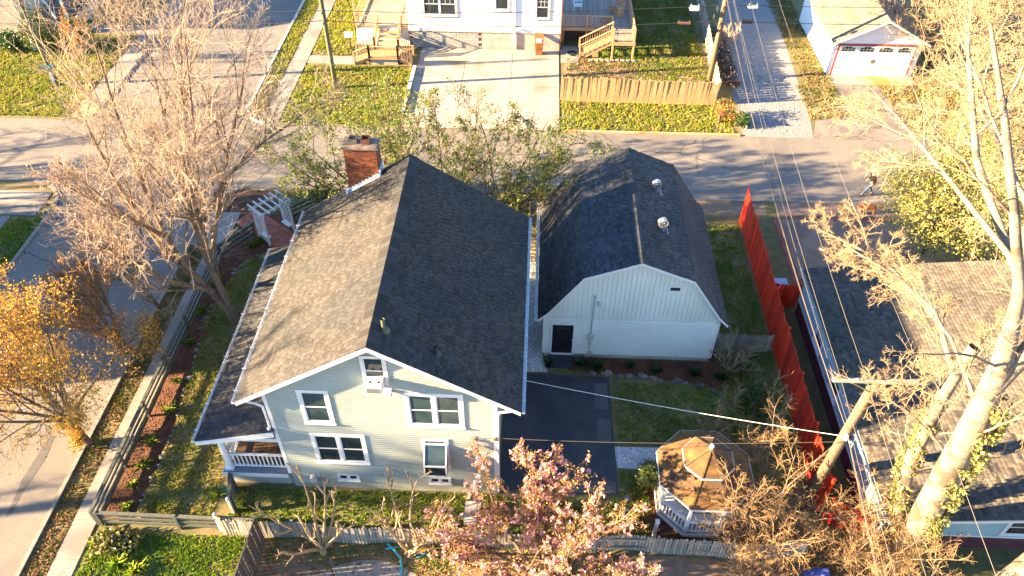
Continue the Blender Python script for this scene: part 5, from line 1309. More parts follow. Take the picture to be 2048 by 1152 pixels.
q = MB(); q.box(18.0,19.0,32.6,33.0,0,.35); q.box(17.98,19.02,32.55,32.6,.28,.38); tag(q.build('planter_box', M['clay'], org=(18.5,32.8,0)), 'terracotta planter box in the shade by the plank fence', 'planter')
# stones edging the beds
def border(label, pts, step, m='stone', s=(.07,.16)):
    t = thing('stone_border', label, 'stone border', (*pts[0], 0))
    for a, b in zip(pts[:-1], pts[1:]):
        a, b = Vector((*a,0)), Vector((*b,0)); n = max(1, int((b-a).length/step))
        for i in range(n):
            c_ = a.lerp(b, (i+rnd.uniform(.2,.8))/n); r = rnd.uniform(*s); q = MB()
            q.ball((c_.x+rnd.uniform(-.1,.1), c_.y+rnd.uniform(-.1,.1), r*.15), (r, r*rnd.uniform(.55,.9), r*rnd.uniform(.45,.7)), 7, 5, .26); q.build('stone', M[m], t)
border('pale rocks edging the long bed beside the rail fence', [(-9.95,-1.3),(-9.72,.4),(-9.66,3),(-10.15,6.6),(-10.55,9.1),(-10.35,10.8),(-9.9,13.2),(-8.95,14.1)], .36)
border('flat grey rocks edging the bed in front of the shed', [(7.9,6.62),(10.5,6.42),(12.0,6.2),(12.9,5.95),(13.8,5.55)], .33, s=(.12,.24))
border('small rocks edging the brick path beyond the arbor', [(-9.0,17.3),(-8.0,16.4),(-7.3,15.9)], .3, s=(.07,.12))
border('rough rocks along the mulch left of the gazebo', [(9.0,.8),(9.15,0),(8.95,-.8),(8.9,-1.4)], .35, s=(.12,.2))
for i, (x, y) in enumerate(((3.4,-3.4),(3.9,-3.15),(4.6,-3.3),(5.1,-3.6),(7.3,-3.5),(7.7,-3.2))):
    q = MB(); q.ball((x,y,.1), (.17,.15,.13), 8, 6, .12); tag(q.build('garden_rock', M['stone'], org=(x,y,0)), 'rounded tan rock under the pink blossom, %s from the left' % ORD[i], 'rock', 'rocks under the blossom tree')

# ------------------------------------------------------------------ person and dog
def skin(name, joints, edges, m, parent, root=0):
    me = bpy.data.meshes.new(name); po = origin(parent)
    me.from_pydata([tuple(Vector(j[0]) - po) for j in joints], edges, [])
    me.materials.append(m)
    o = bpy.data.objects.new(name, me); link(o, parent); ORG[o.name] = po
    bpy.context.view_layer.objects.active = o
    md = o.modifiers.new('skin', 'SKIN'); md.use_smooth_shade = True
    for i, j in enumerate(joints):
        r = j[1]; sv = me.skin_vertices[0].data[i]; sv.radius = (r, r) if not isinstance(r, tuple) else r; sv.use_root = (i == root)
    sb = o.modifiers.new('sub', 'SUBSURF'); sb.levels = 1; sb.render_levels = 1
    return o
PX, PY = 24.25, 20.55
per = thing('person', 'person in black top, blue jeans and white cap walking a dog', 'person', (PX, PY, 0))
def pj(x, y, z, r): return ((PX+x, PY+y, z), r)
# walking to the left: front leg stretched to -x, rear leg pushing off
J = [pj(0,0,.92,.13), pj(-.02,0,1.12,.135), pj(-.05,0,1.38,.15), pj(-.07,0,1.48,.06), pj(-.09,0,1.56,.075), pj(-.10,0,1.66,.095),
     pj(0,-.09,.86,.09), pj(-.19,-.10,.47,.06), pj(-.38,-.10,.10,.045), pj(-.52,-.10,.05,.035),
     pj(.02,.09,.86,.09), pj(.07,.10,.46,.06), pj(.27,.10,.13,.045), pj(.17,.10,.04,.035),
     pj(-.05,-.19,1.38,.055), pj(.06,-.25,1.12,.042), pj(-.08,-.27,.92,.032), pj(-.05,.19,1.38,.055), pj(-.02,.25,1.10,.042), pj(-.2,.22,.95,.032)]
E_ = [(0,1),(1,2),(2,3),(3,4),(4,5),(0,6),(6,7),(7,8),(8,9),(0,10),(10,11),(11,12),(12,13),(2,14),(14,15),(15,16),(2,17),(17,18),(18,19)]
for hnd, base in ((16, Vector((PX-.08,PY-.27,.92))), (19, Vector((PX-.2,PY+.22,.95)))):
    d = Vector((-.6,0,-.8)); pl = base + d*.06; J.append((tuple(pl), .028)); E_.append((hnd, len(J)-1)); pk = len(J)-1
    for k in range(4):
        f1 = pl + d*.045 + Vector((0,(k-1.5)*.018,0)); f2 = f1 + Vector((.02,0,-.03)); J += [(tuple(f1), .009), (tuple(f2), .008)]; E_ += [(pk, len(J)-2), (len(J)-2, len(J)-1)]
    th = base + d*.03 + Vector((-.035,0,.0)); J.append((tuple(th), .010)); E_.append((hnd, len(J)-1))
skin('body', J, E_, M['skin'], per)
skin('jeans', [pj(0,0,.96,.15),pj(0,-.09,.86,.105),pj(-.19,-.10,.47,.078),pj(-.37,-.10,.13,.066),pj(.02,.09,.86,.105),pj(.07,.10,.46,.078),pj(.25,.10,.17,.066)], [(0,1),(1,2),(2,3),(0,4),(4,5),(5,6)], M['denim'], per)
skin('black_top', [pj(0,0,.90,.165),pj(-.02,0,1.12,.16),pj(-.05,0,1.38,.17),pj(-.06,0,1.46,.085),pj(-.05,-.2,1.38,.075),pj(.06,-.255,1.12,.06),pj(-.06,-.27,.96,.048),pj(-.05,.2,1.38,.075),pj(-.02,.255,1.10,.06),pj(-.16,.23,.98,.048)], [(0,1),(1,2),(2,3),(2,4),(4,5),(5,6),(2,7),(7,8),(8,9)], M['black_cloth'], per)
for (x, y, z, p_) in ((-.45,-.10,.05,.3), (.22,.10,.06,-.5)):
    q = MB(); q.ball((PX+x,PY+y,z), (.14,.055,.05), 10, 6); q.build('shoe', M['shoe'], per, True)
q = MB(); q.ball((PX-.10,PY,1.70), (.115,.105,.09), 12, 8); q.prism([(PX-.16,PY-.07,1.69),(PX-.30,PY-.05,1.665),(PX-.30,PY+.05,1.665),(PX-.16,PY+.07,1.69)], (0,0,.012)); q.build('cap', M['cap'], per, True)
q = MB(); q.ball((PX-.04,PY,1.60), (.075,.09,.12), 10, 7); q.build('hair', M['hair'], per, True)
q = MB(); q.ball((PX-.205,PY,1.63), (.02,.012,.02), 6, 5); q.build('nose', M['skin'], per, True)
for sg in (-1, 1):
    q = MB(); q.ball((PX-.185,PY+sg*.035,1.66), .011, 6, 5); q.build('eye', M['hair'], per, True)
    q = MB(); q.ball((PX-.09,PY+sg*.098,1.64), (.025,.012,.032), 6, 5); q.build('ear', M['skin'], per, True)
q = MB(); q.box(PX-.198,PX-.188,PY-.022,PY+.022,1.575,1.583); q.build('mouth', M['red_trim'], per)
DX, DY = 23.75, 18.85
dog = thing('dog', 'golden dog walking left along the aggregate driveway edge', 'dog', (DX, DY, 0))
def dj(x, y, z, r): return ((DX+x, DY+y, z), r)
skin('body', [dj(-.22,0,.47,.15), dj(.05,0,.48,.135), dj(.28,0,.47,.13), dj(-.38,0,.53,.10), dj(-.50,0,.54,.085), dj(-.60,0,.51,.055), dj(-.68,0,.50,.04),
     dj(-.27,-.09,.38,.07), dj(-.24,-.10,.24,.04), dj(-.32,-.10,.13,.032), dj(-.39,-.10,.03,.035),
     dj(-.25,.09,.38,.07), dj(-.20,.10,.24,.04), dj(-.12,.10,.12,.032), dj(-.13,.10,.03,.035),
     dj(.30,-.09,.40,.085), dj(.22,-.10,.26,.05), dj(.33,-.10,.15,.034), dj(.28,-.10,.03,.035),
     dj(.32,.09,.40,.085), dj(.30,.10,.26,.05), dj(.44,.10,.16,.034), dj(.42,.10,.03,.035),
     dj(.42,0,.50,.055), dj(.56,0,.46,.05), dj(.68,0,.44,.06), dj(.80,0,.48,.04)],
     [(0,1),(1,2),(0,3),(3,4),(4,5),(5,6),(0,7),(7,8),(8,9),(9,10),(0,11),(11,12),(12,13),(13,14),(2,15),(15,16),(16,17),(17,18),(2,19),(19,20),(20,21),(21,22),(2,23),(23,24),(24,25),(25,26)], M['fur'], dog)
for sg in (-1, 1):
    q = MB(); q.ball((DX-.50,DY+sg*.085,.53), (.045,.018,.075), 8, 6); q.build('ear', M['fur'], dog, True)
    q = MB(); q.ball((DX-.575,DY+sg*.045,.555), .012, 6, 5); q.build('eye', M['hair'], dog, True)
q = MB(); q.ball((DX-.715,DY,.515), .022, 7, 5); q.build('nose', M['hair'], dog, True)
for (x, y) in ((-.40,-.10),(-.14,.10),(.27,-.10),(.41,.10)):
    q = MB(); q.ball((DX+x,DY+y,.035), (.055,.04,.035), 8, 5); q.build('paw', M['fur_pale'], dog, True)
q = MB(); q.tube([(DX-.42,DY+.11*math.cos(a*.45),.54+.11*math.sin(a*.45)) for a in range(15)], .012, 5); q.build('collar', M['red_trim'], dog)
ld = MB(); ld.tube([Vector((PX-.25,PY+.22,.86)).lerp(Vector((DX-.42,DY+.02,.65)), t/8) - Vector((0,0,.5*(t/8)*(1-t/8))) for t in range(9)], .006, 5); tag(ld.build('dog_lead', M['dark_cable'], org=(24,19.7,.5)), 'thin slack lead between the walker and the dog', 'lead')
# ------------------------------------------------------------------ trees and plants
def norm(a): return a/np.maximum(np.linalg.norm(a, axis=-1, keepdims=True), 1e-9)
def grow(P0, D, L, R0, R1, n, wob, upb, rg):
    """polylines from points P0 along D with random wander"""
    m = len(P0); P = np.zeros((m, n, 3)); P[:,0] = P0; d = norm(D); st = (L/(n-1))[:,None]
    for i in range(1, n):
        d = norm(d + rg.normal(0, wob, (m,3)) + np.array([0,0,upb])); P[:,i] = P[:,i-1] + d*st
    t = np.linspace(0, 1, n)[None]
    return P, R0[:,None]*(1-t) + R1[:,None]*t
def sprout(P, R, nc, t0, t1, ang, angj, lr, n, wob, upb, rr, rtip, rg, lmin=.2, taper=.55, zmin=None, pull=None, rcap=9):
    m, k, _ = P.shape
    t = t0 + (t1-t0)*(np.arange(nc)[None] + rg.uniform(0, 1, (m, nc)))/nc
    f = t*(k-1); i = np.clip(f.astype(int), 0, k-2); w = (f-i)[...,None]; ar = np.arange(m)[:,None]
    p = P[ar,i]*(1-w) + P[ar,i+1]*w; tg = norm(P[ar,i+1]-P[ar,i]); r = R[ar,i]*(1-w[...,0]) + R[ar,i+1]*w[...,0]
    plen = np.linalg.norm(np.diff(P, axis=1), axis=2).sum(1)[:,None]
    q = rg.normal(0, 1, (m, nc, 3)); q = norm(q - (q*tg).sum(-1, keepdims=True)*tg)
    a = np.radians(ang + rg.normal(0, angj, (m, nc)))[...,None]
    d = np.cos(a)*tg + np.sin(a)*q
    if pull is not None: d = norm(d + np.array(pull))
    L = np.maximum(plen*lr*(1-taper*t)*rg.uniform(.65, 1.3, (m, nc)), lmin)
    p, d, L, r = p.reshape(-1,3), d.reshape(-1,3), L.ravel(), r.ravel()
    if zmin is not None:
        k_ = p[:,2] > zmin; p, d, L, r = p[k_], d[k_], L[k_], r[k_]
    return grow(p, d, L, np.minimum(np.maximum(r*rr, rtip*1.3), rcap), np.full(len(p), rtip), n, wob, upb, rg)
def tube_np(P, R, k):
    m, n, _ = P.shape; T = np.zeros_like(P); T[:,1:-1] = P[:,2:]-P[:,:-2]; T[:,0] = P[:,1]-P[:,0]; T[:,-1] = P[:,-1]-P[:,-2]; T = norm(T)
    ref = np.where(np.abs(T[:,:1,2:3]) < .9, np.array([0,0,1.]), np.array([1.,0,0])); A = norm(np.cross(T, np.broadcast_to(ref, T.shape))); Bv = np.cross(T, A)
    an = np.arange(k)*2*np.pi/k
    V = P[:,:,None] + R[:,:,None,None]*(A[:,:,None]*np.cos(an)[None,None,:,None] + Bv[:,:,None]*np.sin(an)[None,None,:,None])
    base = (np.arange(m)*n*k)[:,None,None]; i = np.arange(n-1)[None,:,None]*k; j = np.arange(k)[None,None]; j2 = (j+1) % k
    F = np.stack([base+i+j, base+i+j2, base+i+k+j2, base+i+k+j], -1).reshape(-1,4)
    return V.reshape(-1,3), F
def tubes(name, groups, m, parent):
    Vs, Fs, o = [], [], 0
    for P, R, k in groups:
        V, F = tube_np(P, R, k); Vs.append(V); Fs.append(F+o); o += len(V)
    o = np_mesh(name, np.concatenate(Vs), np.concatenate(Fs), m, parent, smooth=True)
    return o if name in ('trunk', 'vine') else tag(o, kind='stuff')
def stem(pts, radii, n=10):
    """an explicit stem resampled to n points"""
    pts = np.array(pts, float); s = np.concatenate([[0], np.cumsum(np.linalg.norm(np.diff(pts, axis=0), axis=1))]); t = np.linspace(0, s[-1], n)
    return np.stack([np.interp(t, s, pts[:,i]) for i in range(3)], 1), np.interp(t, s, radii)
def stack(stems):
    return np.stack([s[0] for s in stems]), np.stack([s[1] for s in stems])
def leaf_mesh(name, C, s0, s1, m, parent, rg, spread=.0, upw=.0, wide=.55):
    n = len(C); C = C + rg.normal(0, spread, C.shape) if spread else C
    d = norm(rg.normal(0, 1, (n,3)) + np.array([0,0,upw])); q = rg.normal(0,1,(n,3)); b = norm(np.cross(d, q)); s = rg.uniform(s0, s1, n)[:,None]
    V = np.stack([C, C + d*s*.5 + b*s*wide*.5, C + d*s, C + d*s*.5 - b*s*wide*.5], 1)
    return tag(np_mesh(name, V.reshape(-1,3), np.arange(n*4).reshape(-1,4), m, parent), kind='stuff')
def tips(P, n, rg, lo=.3):
    """n random points along polylines"""
    m, k, _ = P.shape; i = rg.integers(0, m, n); f = rg.uniform(lo, 1, n)*(k-1); a = np.clip(f.astype(int), 0, k-2); w = (f-a)[:,None]
    return P[i,a]*(1-w) + P[i,a+1]*w

def fan_dirs(n, a0, a1, rg, az0=0, az1=360):
    az = np.radians(az0 + (az1-az0)*(np.arange(n)+rg.uniform(.1,.9,n))/n); el = np.radians(rg.uniform(a0, a1, n))
    return np.stack([np.sin(el)*np.cos(az), np.sin(el)*np.sin(az), np.cos(el)], 1)

def bare_tree(name, label, base, stems, limbs, lv, mt, mw, seed, cat='tree', group=None, leaves=None, rt=.008, k0=9, rcap=.07):
    """stems: explicit trunk stems; limbs: (count, from, to, angle, length, pull); lv: list of (children, t0, angle, length ratio, points, wander, upward)"""
    rg = np.random.default_rng(seed); t = thing(name, label, cat, base, group)
    P, R = stack([stem(*s) for s in stems])
    n, f0, f1, ang, lr, pull, upb = limbs
    P1, R1 = sprout(P, R, n, f0, f1, ang, 12, lr, 10, .09, upb, .5, rt*2.4, rg, pull=pull, taper=.35, rcap=rcap)
    trunk = [(P, R, k0), (P1, R1, 6)]
    tubes('trunk', trunk, mt, t)
    cur = (P1, R1); G = []
    for i, (nc, t0, an, lrr, npt, wob, upb) in enumerate(lv):
        last = i == len(lv)-1
        cur = sprout(cur[0], cur[1], nc, t0, .98, an, 12, lrr, npt, wob, upb, .5, rt*.8 if last else rt*1.4, rg, lmin=.12)
        G.append((cur[0], cur[1], 3 if i else 4))
    tubes('branches', G[:1], mw if len(G) > 1 else mt, t)
    if len(G) > 1: tubes('twigs', G[1:], mw, t)
    if leaves:
        for (nm, cnt, s0, s1, m, sp, sel) in leaves:
            C = tips(cur[0], cnt, rg)
            if sel: C = C[sel(C)]
            if len(C): leaf_mesh(nm, C, s0, s1, m, t, rg, sp)
    return t, cur

# the great bare tree in the front garden
bx, by = -9.04, 9.18
def lim(*p): return [(bx+x, by+y, z) for x, y, z in p]
bare_tree('bare_tree', 'tall pale bare tree spreading over the corner left of the house', (bx, by, 0),
    [(lim((0,0,-.1),(.0,.0,.5),(-.15,.1,1.6),(-.35,.1,3.2),(-.2,.6,6),(.3,1.3,9.6),(.9,1.8,13.6)), (.30,.22,.17,.13,.095,.06,.025)),
     (lim((0,0,.3),(-.35,-.1,1.4),(-.9,-.2,2.6),(-1.7,0,4.6),(-2.3,.6,7.2),(-2.6,1.3,10.4),(-2.7,1.9,13.6)), (.19,.165,.135,.11,.085,.055,.025)),
     (lim((-.35,.1,3.0),(-.9,.9,4.6),(-1.3,1.8,7),(-1.4,2.6,10),(-1.2,3.0,13.2)), (.12,.11,.085,.055,.025)),
     (lim((-.9,-.2,2.6),(-2.2,.2,4.2),(-3.4,.9,6.4),(-4.2,1.6,8.6),(-4.6,2,10.6)), (.15,.13,.10,.07,.03)),
     (lim((-.3,.1,3.4),(.2,1.3,5.6),(.9,2.2,7.8),(1.7,2.8,9.8),(2.3,3.1,11.4)), (.12,.10,.08,.055,.025)),
     (lim((-.5,-.1,2.0),(-1.6,-1.2,3.6),(-2.6,-2.0,5.4),(-3.3,-2.4,7.2)), (.13,.11,.08,.03)),
     (lim((-.2,.3,5.0),(.2,-.5,6.8),(.6,-.9,8.8),(.8,-1.0,10.6)), (.12,.09,.06,.03)),
     (lim((-.2,.6,5.6),(1.0,1.2,7.4),(2.6,1.8,8.8),(4.0,2.2,9.6),(4.9,2.5,10.2)), (.09,.075,.055,.04,.015)),
     (lim((-.2,.6,5.6),(-.6,1.6,8),(-.2,2.4,11),(.4,2.8,13.6)), (.12,.10,.06,.03)),
     (lim((-1.8,.1,5.0),(-2.9,-.4,6.6),(-4.2,-.6,7.8),(-5.0,-.6,8.6)), (.11,.09,.06,.02))],
    (13, .14, .98, 34, .46, (0,0,.2), .03),
    [(8, .15, 34, .62, 8, .09, .015), (5, .12, 36, .85, 7, .12, -.01), (3, .2, 40, .6, 5, .17, -.02)],
    M['bark'], M['twig_pink'], 3, leaves=[('orange_leaves', 1500, .05, .10, M['leaf_orange'], .03, lambda C: (C[:,0] < -12.6) & (C[:,2] > 5))], rt=.0042, rcap=.05)

# street trees on the verge
def stool(base, n, h, spread, rg, r0=.07, lean=(0,0)):
    D = fan_dirs(n, spread*.3, spread, rg); S = []
    for d in D:
        d = d + np.array([lean[0], lean[1], 0]); b = np.array(base, float); p = [b + np.array([0,0,-.05])]; q = b.copy(); v = d/np.linalg.norm(d)
        for i in range(5):
            q = q + v*h/5*rg.uniform(.8,1.1); v = norm(v + rg.normal(0,.10,3) + np.array([0,0,.04])); p.append(q.copy())
        S.append((p, np.linspace(r0, r0*.25, 6)))
    return S
rgA = np.random.default_rng(21)
def shrub_tree(name, label, base, n, h, spread, limbs, lv, mt, mw, seed, lean=(0,0), r0=.07, leaves=None, cat='tree', rt=.006, trunk=None, group=None):
    rg = np.random.default_rng(seed); S = []
    top = base
    if trunk:
        top = (base[0]+trunk[0], base[1]+trunk[1], trunk[2]); S = [([ (base[0],base[1],-.1), ((base[0]+top[0])/2, (base[1]+top[1])/2, top[2]*.5), top], (r0*2.0, r0*1.6, r0*1.4))]
    S += stool(top, n, h, spread, rg, r0, lean)
    return bare_tree(name, label, base, S, limbs, lv, mt, mw, seed+1, cat, group, leaves, rt, 7)
shrub_tree('street_tree', 'small bare street tree with dark trunk on the verge, farthest of three', (-12.98,9.84,0), 7, 3.6, 58, (8,.2,.97,38,.55,(-.1,0,.1),.03), [(8,.15,40,.65,6,.12,.0),(5,.2,42,.7,5,.15,-.01)], M['bark_dark'], M['twig_pink'], 31, (-.5,.1), .055, trunk=(-.55,.15,1.7))
shrub_tree('street_tree', 'orange-leaved street tree with reddish trunk in the middle of the verge', (-12.73,6.49,0), 8, 3.8, 58, (8,.2,.97,38,.5,(-.1,0,.15),.05), [(8,.15,40,.65,6,.12,.02),(5,.2,42,.65,5,.15,0)], M['bark_dark'], M['twig_gold'], 33, (-.45,0), .06, trunk=(-.4,.1,1.2),
    leaves=[('leaves', 2600, .05, .11, M['leaf_orange'], .04, None)])
shrub_tree('street_tree', 'broad golden-yellow leaved street tree overhanging the shaded road', (-12.9,1.9,0), 11, 5.6, 80, (8,.2,.97,42,.5,(-.1,0,.05),.02), [(8,.15,44,.55,6,.14,.0),(6,.2,48,.55,4,.18,-.03)], M['bark_dark'], M['twig_gold'], 35, (-.5,.25), .075, trunk=(-.35,.15,1.5),
    leaves=[('leaves', 17000, .06, .13, M['leaf_yellow'], .13, None), ('orange_leaves', 5000, .06, .12, M['leaf_orange'], .10, lambda C: C[:,1] < 2.6)])
shrub_tree('street_tree', 'leafless sapling at the far left edge of the street', (-27.2,16.6,0), 4, 3.4, 40, (5,.2,.97,38,.5,(0,0,.15),.05), [(6,.15,40,.55,6,.14,.02),(4,.2,45,.5,4,.18,0)], M['bark_dark'], M['bark_dark'], 37, (.3,.2), .05, trunk=(.1,.1,1.2))
shrub_tree('orange_sapling', 'slim orange-leaved sapling by the cream house shrubs', (-27.2,33.4,0), 4, 3.4, 22, (5,.2,.97,30,.4,(0,0,.3),.05), [(6,.15,35,.5,5,.12,.02)], M['bark'], M['twig_pink'], 39, (.1,0), .04, leaves=[('leaves', 1100, .09, .17, M['leaf_orange'], .05, None)])

# leafy small trees behind the house
for (lb, b, n, h, sp, sd_, cnt, ln) in (('broad leafy small tree behind the brick chimney', (-3.4,17.3,0), 9, 6.4, 62, 41, 15000, (-.15,0)), ('thin half-leafed small tree between chimney and roof peak', (.5,17.2,0), 4, 6.4, 30, 43, 2200, (0,0)), ('leafy small tree left of the shed roof', (3.3,17.5,0), 8, 6.4, 60, 45, 10500, (.12,0))):
    shrub_tree('leafy_tree', lb, b, n, h, sp, (7,.15,.97,40,.5,(0,0,.1),.04), [(7,.15,42,.55,6,.14,.02),(5,.2,45,.5,4,.18,0)], M['bark_dark'], M['bark'], sd_, ln, .075,
        leaves=[('leaves', cnt, .08, .17, M['leaf_green'], .08, None), ('young_leaves', cnt//3, .07, .14, M['leaf_olive'], .08, None)], group='small trees behind the house')

# pruned myrtles behind the picket fence
def myrtle(label, base, seed, n):
    shrub_tree('pruned_myrtle', label, base, n, 3.3, 44, (4,.35,.97,42,.32,(0,0,.25),.08), [(3,.4,48,.5,4,.16,.06)], M['twig_pale'], M['twig_pale'], seed, (0,.05), .07, rt=.012, group='pruned myrtles', trunk=(0,0,.35))
myrtle('pale pruned bare myrtle left of the turquoise tube', (-2.25,-2.45,0), 51, 7)
myrtle('pale pruned bare myrtle right of the turquoise tube', (.95,-2.4,0), 53, 7)

# pink blossom tree
rg = np.random.default_rng(61)
t, cur = shrub_tree('blossom_tree', 'pink blossoming magnolia at the bottom of the photo', (5.8,-3.1,0), 12, 4.4, 78, (7,.2,.97,38,.5,(0,.05,.2),.06), [(7,.15,40,.55,5,.13,.05),(4,.2,42,.55,4,.15,.05)], M['bark'], M['twig_gold'], 62, (.0,.05), .09)
leaf_mesh('bud_leaves', tips(cur[0], 15000, rg), .05, .11, M['bud'], t, rg, .06, .4)
C = tips(cur[0], 1300, rg, .6); C = np.repeat(C, 7, 0)
leaf_mesh('blossoms', C, .09, .16, M['petal'], t, rg, .012, .7, .6)

# golden thicket by the gazebo
TH = [('dense golden bare thicket by the foot of the rough utility pole', (17.3,-2.2,0), 71, 3.8, 6), ('golden bare shrub leaning over the gazebo roof', (13.9,-1.0,0), 73, 4.6, 7), ('golden bare shrub between gazebo and red fence', (13.5,1.7,0), 75, 3.2, 5), ('low tangled bare shrub at the bottom edge right of the blossom', (13.3,-3.0,0), 77, 3.2, 8), ('tangled bare shrub at the foot of the white trunk', (17.7,-3.6,0), 79, 3.6, 8)]
for lb, b, sd_, h, n in TH:
    shrub_tree('bare_shrub', lb, b, n, h, 60, (8,.12,.97,42,.5,(0,0,.1),.03), [(8,.12,44,.55,6,.17,.0),(6,.15,48,.55,4,.2,-.02)], M['bark'], M['twig_gold'], sd_, (-.1,.05), .045, group='golden thicket', cat='shrub', rt=.0045)

# great pale trees on the right
tx, ty = 18.75, -1.95
def tl(*p): return [(tx+x, ty+y, z) for x, y, z in p]
bare_tree('great_tree', 'huge pale-barked tree with ivy rising at the right edge', (tx, ty, 0),
    [(tl((.1,0,-.2),(.1,.0,1),(-.3,-.1,4.4),(-.65,-.1,8),(-.85,-.1,10.4),(-1.1,.5,13),(-2.3,2.0,16.5),(-3.2,3.6,19)), (.60,.48,.43,.38,.33,.15,.10,.045)),
     (tl((-.95,-.1,10),(-.3,.2,12),(.9,.9,14.5),(2.3,2.0,17.5),(3.4,3.2,19.5)), (.26,.24,.19,.12,.05)),
     (tl((-.35,.35,1.5),(-.95,.9,5.0),(-.8,1.5,8.5),(-.55,1.7,10.0)), (.22,.22,.20,.17)),
     (tl((-.9,-.1,9.4),(-1.4,1.6,10.4),(-2.4,3.6,10.9),(-3.8,5.0,11.0)), (.06,.05,.04,.02)),
     (tl((-.6,1.5,8.6),(-.9,3.4,9.6),(-2.2,5.2,10.2),(-4.0,6.6,10.3)), (.10,.08,.055,.025)),
     (tl((-1.0,.2,11.8),(.0,3.0,13.2),(1.6,6.5,14.0),(2.6,10.5,14.3)), (.13,.10,.07,.03)),
     (tl((-1.3,.7,13.6),(-1.6,4.0,14.8),(-.6,8.0,15.6),(.6,11.5,15.6)), (.12,.10,.07,.03)),
     (tl((.0,.4,12.4),(.2,3.6,13.6),(.7,7.6,13.8),(1.2,11.5,13.2)), (.12,.09,.06,.025)),
     (tl((-1.4,.9,13.9),(-2.4,3.4,14.6),(-2.8,6.6,14.6),(-2.6,9.5,14.0)), (.08,.065,.045,.02)),
     (tl((.4,.6,13.6),(2.6,3.4,14.0),(4.6,7.0,14.2),(6.0,11,14.0)), (.13,.11,.08,.03))],
    (8, .3, .98, 40, .33, (.05,.1,.02), .0),
    [(9, .15, 42, .46, 7, .14, .0), (7, .15, 46, .52, 5, .18, -.01), (5, .2, 48, .5, 4, .2, 0)],
    M['bark_white'], M['twig_pale'], 81, rt=.0042, k0=14, rcap=.045)
rg = np.random.default_rng(83)
def ivy(label, pts, radii, n, seed):
    rg = np.random.default_rng(seed); P, R = stem(pts, radii, 14); f = rg.uniform(0, 12.99, n); i = f.astype(int); w = (f-i)[:,None]
    c = P[i]*(1-w) + P[i+1]*w; r = R[i]; a = rg.uniform(0, 2*np.pi, n); r = r*rg.uniform(.98,1.22,n)
    C = c + np.stack([np.cos(a)*r, np.sin(a)*r, np.zeros(n)], 1); C = C[(np.sin(C[:,2]*3.1+a*2)+np.sin(C[:,2]*7+a) > -.4)]
    t = thing('ivy', label, 'ivy', tuple(pts[0])); tubes('vine', [(P[None]+np.array([[[R.mean()*.9,0,0]]]), np.full((1,14),.03), 5)], M['bark_dark'], t); leaf_mesh('leaves', C, .09, .17, M['leaf_bright'], t, rg, .02)
    C2 = C[::2]; leaf_mesh('olive_ivy_leaves', C2, .09, .16, M['leaf_olive'], t, rg, .04)  # second, olive set of leaves mixed among the bright ones
ivy('bright ivy climbing the lower side of the huge pale trunk', tl((.25,-.1,.2),(-.1,-.2,4.4),(-.35,-.2,8),(-.5,-.2,9.8)), (.42,.38,.34,.30), 4600, 84)
ivy('ivy wrapping the broken limb beside the huge pale trunk', tl((-.35,.35,1.5),(-.95,.9,4.5),(-.85,1.3,7)), (.26,.25,.22), 1800, 85)
bare_tree('great_tree', 'second thick pale trunk leaning out of the bottom right corner', (21.2,-3.6,0),
    [([(21.2,-3.6,-.2),(21.5,-3.5,1.5),(22.4,-3.1,4.5),(23.3,-2.6,8),(24.2,-2,12)], (.55,.48,.42,.36,.25))],
    (9,.45,.98,40,.45,(.2,.1,.1),.02), [(7,.15,42,.5,7,.14,0),(5,.15,46,.5,5,.18,0)], M['bark_white'], M['twig_pale'], 87, rt=.008, k0=12)
# trees and thickets at the top right
for i, (lb, b, h, n, sd_) in enumerate((('pale bare tree filling the right edge beyond the street', (33.5,29.5,0), 8.5, 7, 91), ('pale bare tree behind the garage corner', (33.4,36.5,0), 8, 7, 93), ('pale bare tree in the far top right corner', (37.5,41,0), 9, 7, 95), ('bare tree on the right edge beside the street', (32.5,21.8,0), 7.5, 7, 97))):
    shrub_tree('bare_tree', lb, b, n, h, 48, (8,.12,.97,40,.5,(0,0,.1),.03), [(8,.12,42,.52,6,.15,.0),(6,.15,46,.5,4,.2,0)], M['bark'], M['twig_pale'], sd_, (-.1,0), .11, rt=.008, group='bare trees at the top right')

def crown(label, name, base, blobs, n, s0, s1, m, seed, cat='shrub', trunk_h=.5, m2=None, group=None, mt='bark_dark'):
    """foliage through the volume of several lobes"""
    rg = np.random.default_rng(seed); t = thing(name, label, cat, base, group); b = np.array(base)
    C = []
    for (cx, cy, cz, rx, ry, rz, wgt) in blobs:
        k = int(n*wgt); d = norm(rg.normal(0,1,(k,3))); r = rg.uniform(.25,1,k)[:,None]**.45; lump = 1 + .22*np.sin(d[:,0:1]*7+cx)*np.sin(d[:,1:2]*6+cy) + .16*np.sin(d[:,2:3]*9+cz+d[:,0:1]*5)
        C.append(b + np.array([cx,cy,cz]) + d*r*lump*np.array([rx,ry,rz]))
    C = np.concatenate(C); C = C[C[:,2] > .03]
    S = [([tuple(b), tuple(b + np.array([0,0,trunk_h])), tuple(b + np.array([bl[0]*.7,bl[1]*.7,bl[2]+bl[5]*.4]))], (.10,.08,.02)) for bl in blobs]
    P, R = stack([stem(*s) for s in S]); P1, R1 = sprout(P, R, 14, .25, .98, 45, 12, .4, 6, .12, .03, .5, .008, rg)
    tubes('trunk', [(P,R,6),(P1,R1,4)], M[mt], t)
    k = rg.random(len(C)) < (.5 if m2 else 2)
    leaf_mesh('leaves', C[k], s0, s1, M[m], t, rg)
    if m2: leaf_mesh('darker_leaves', C[~k], s0, s1, M[m2], t, rg)
    return t
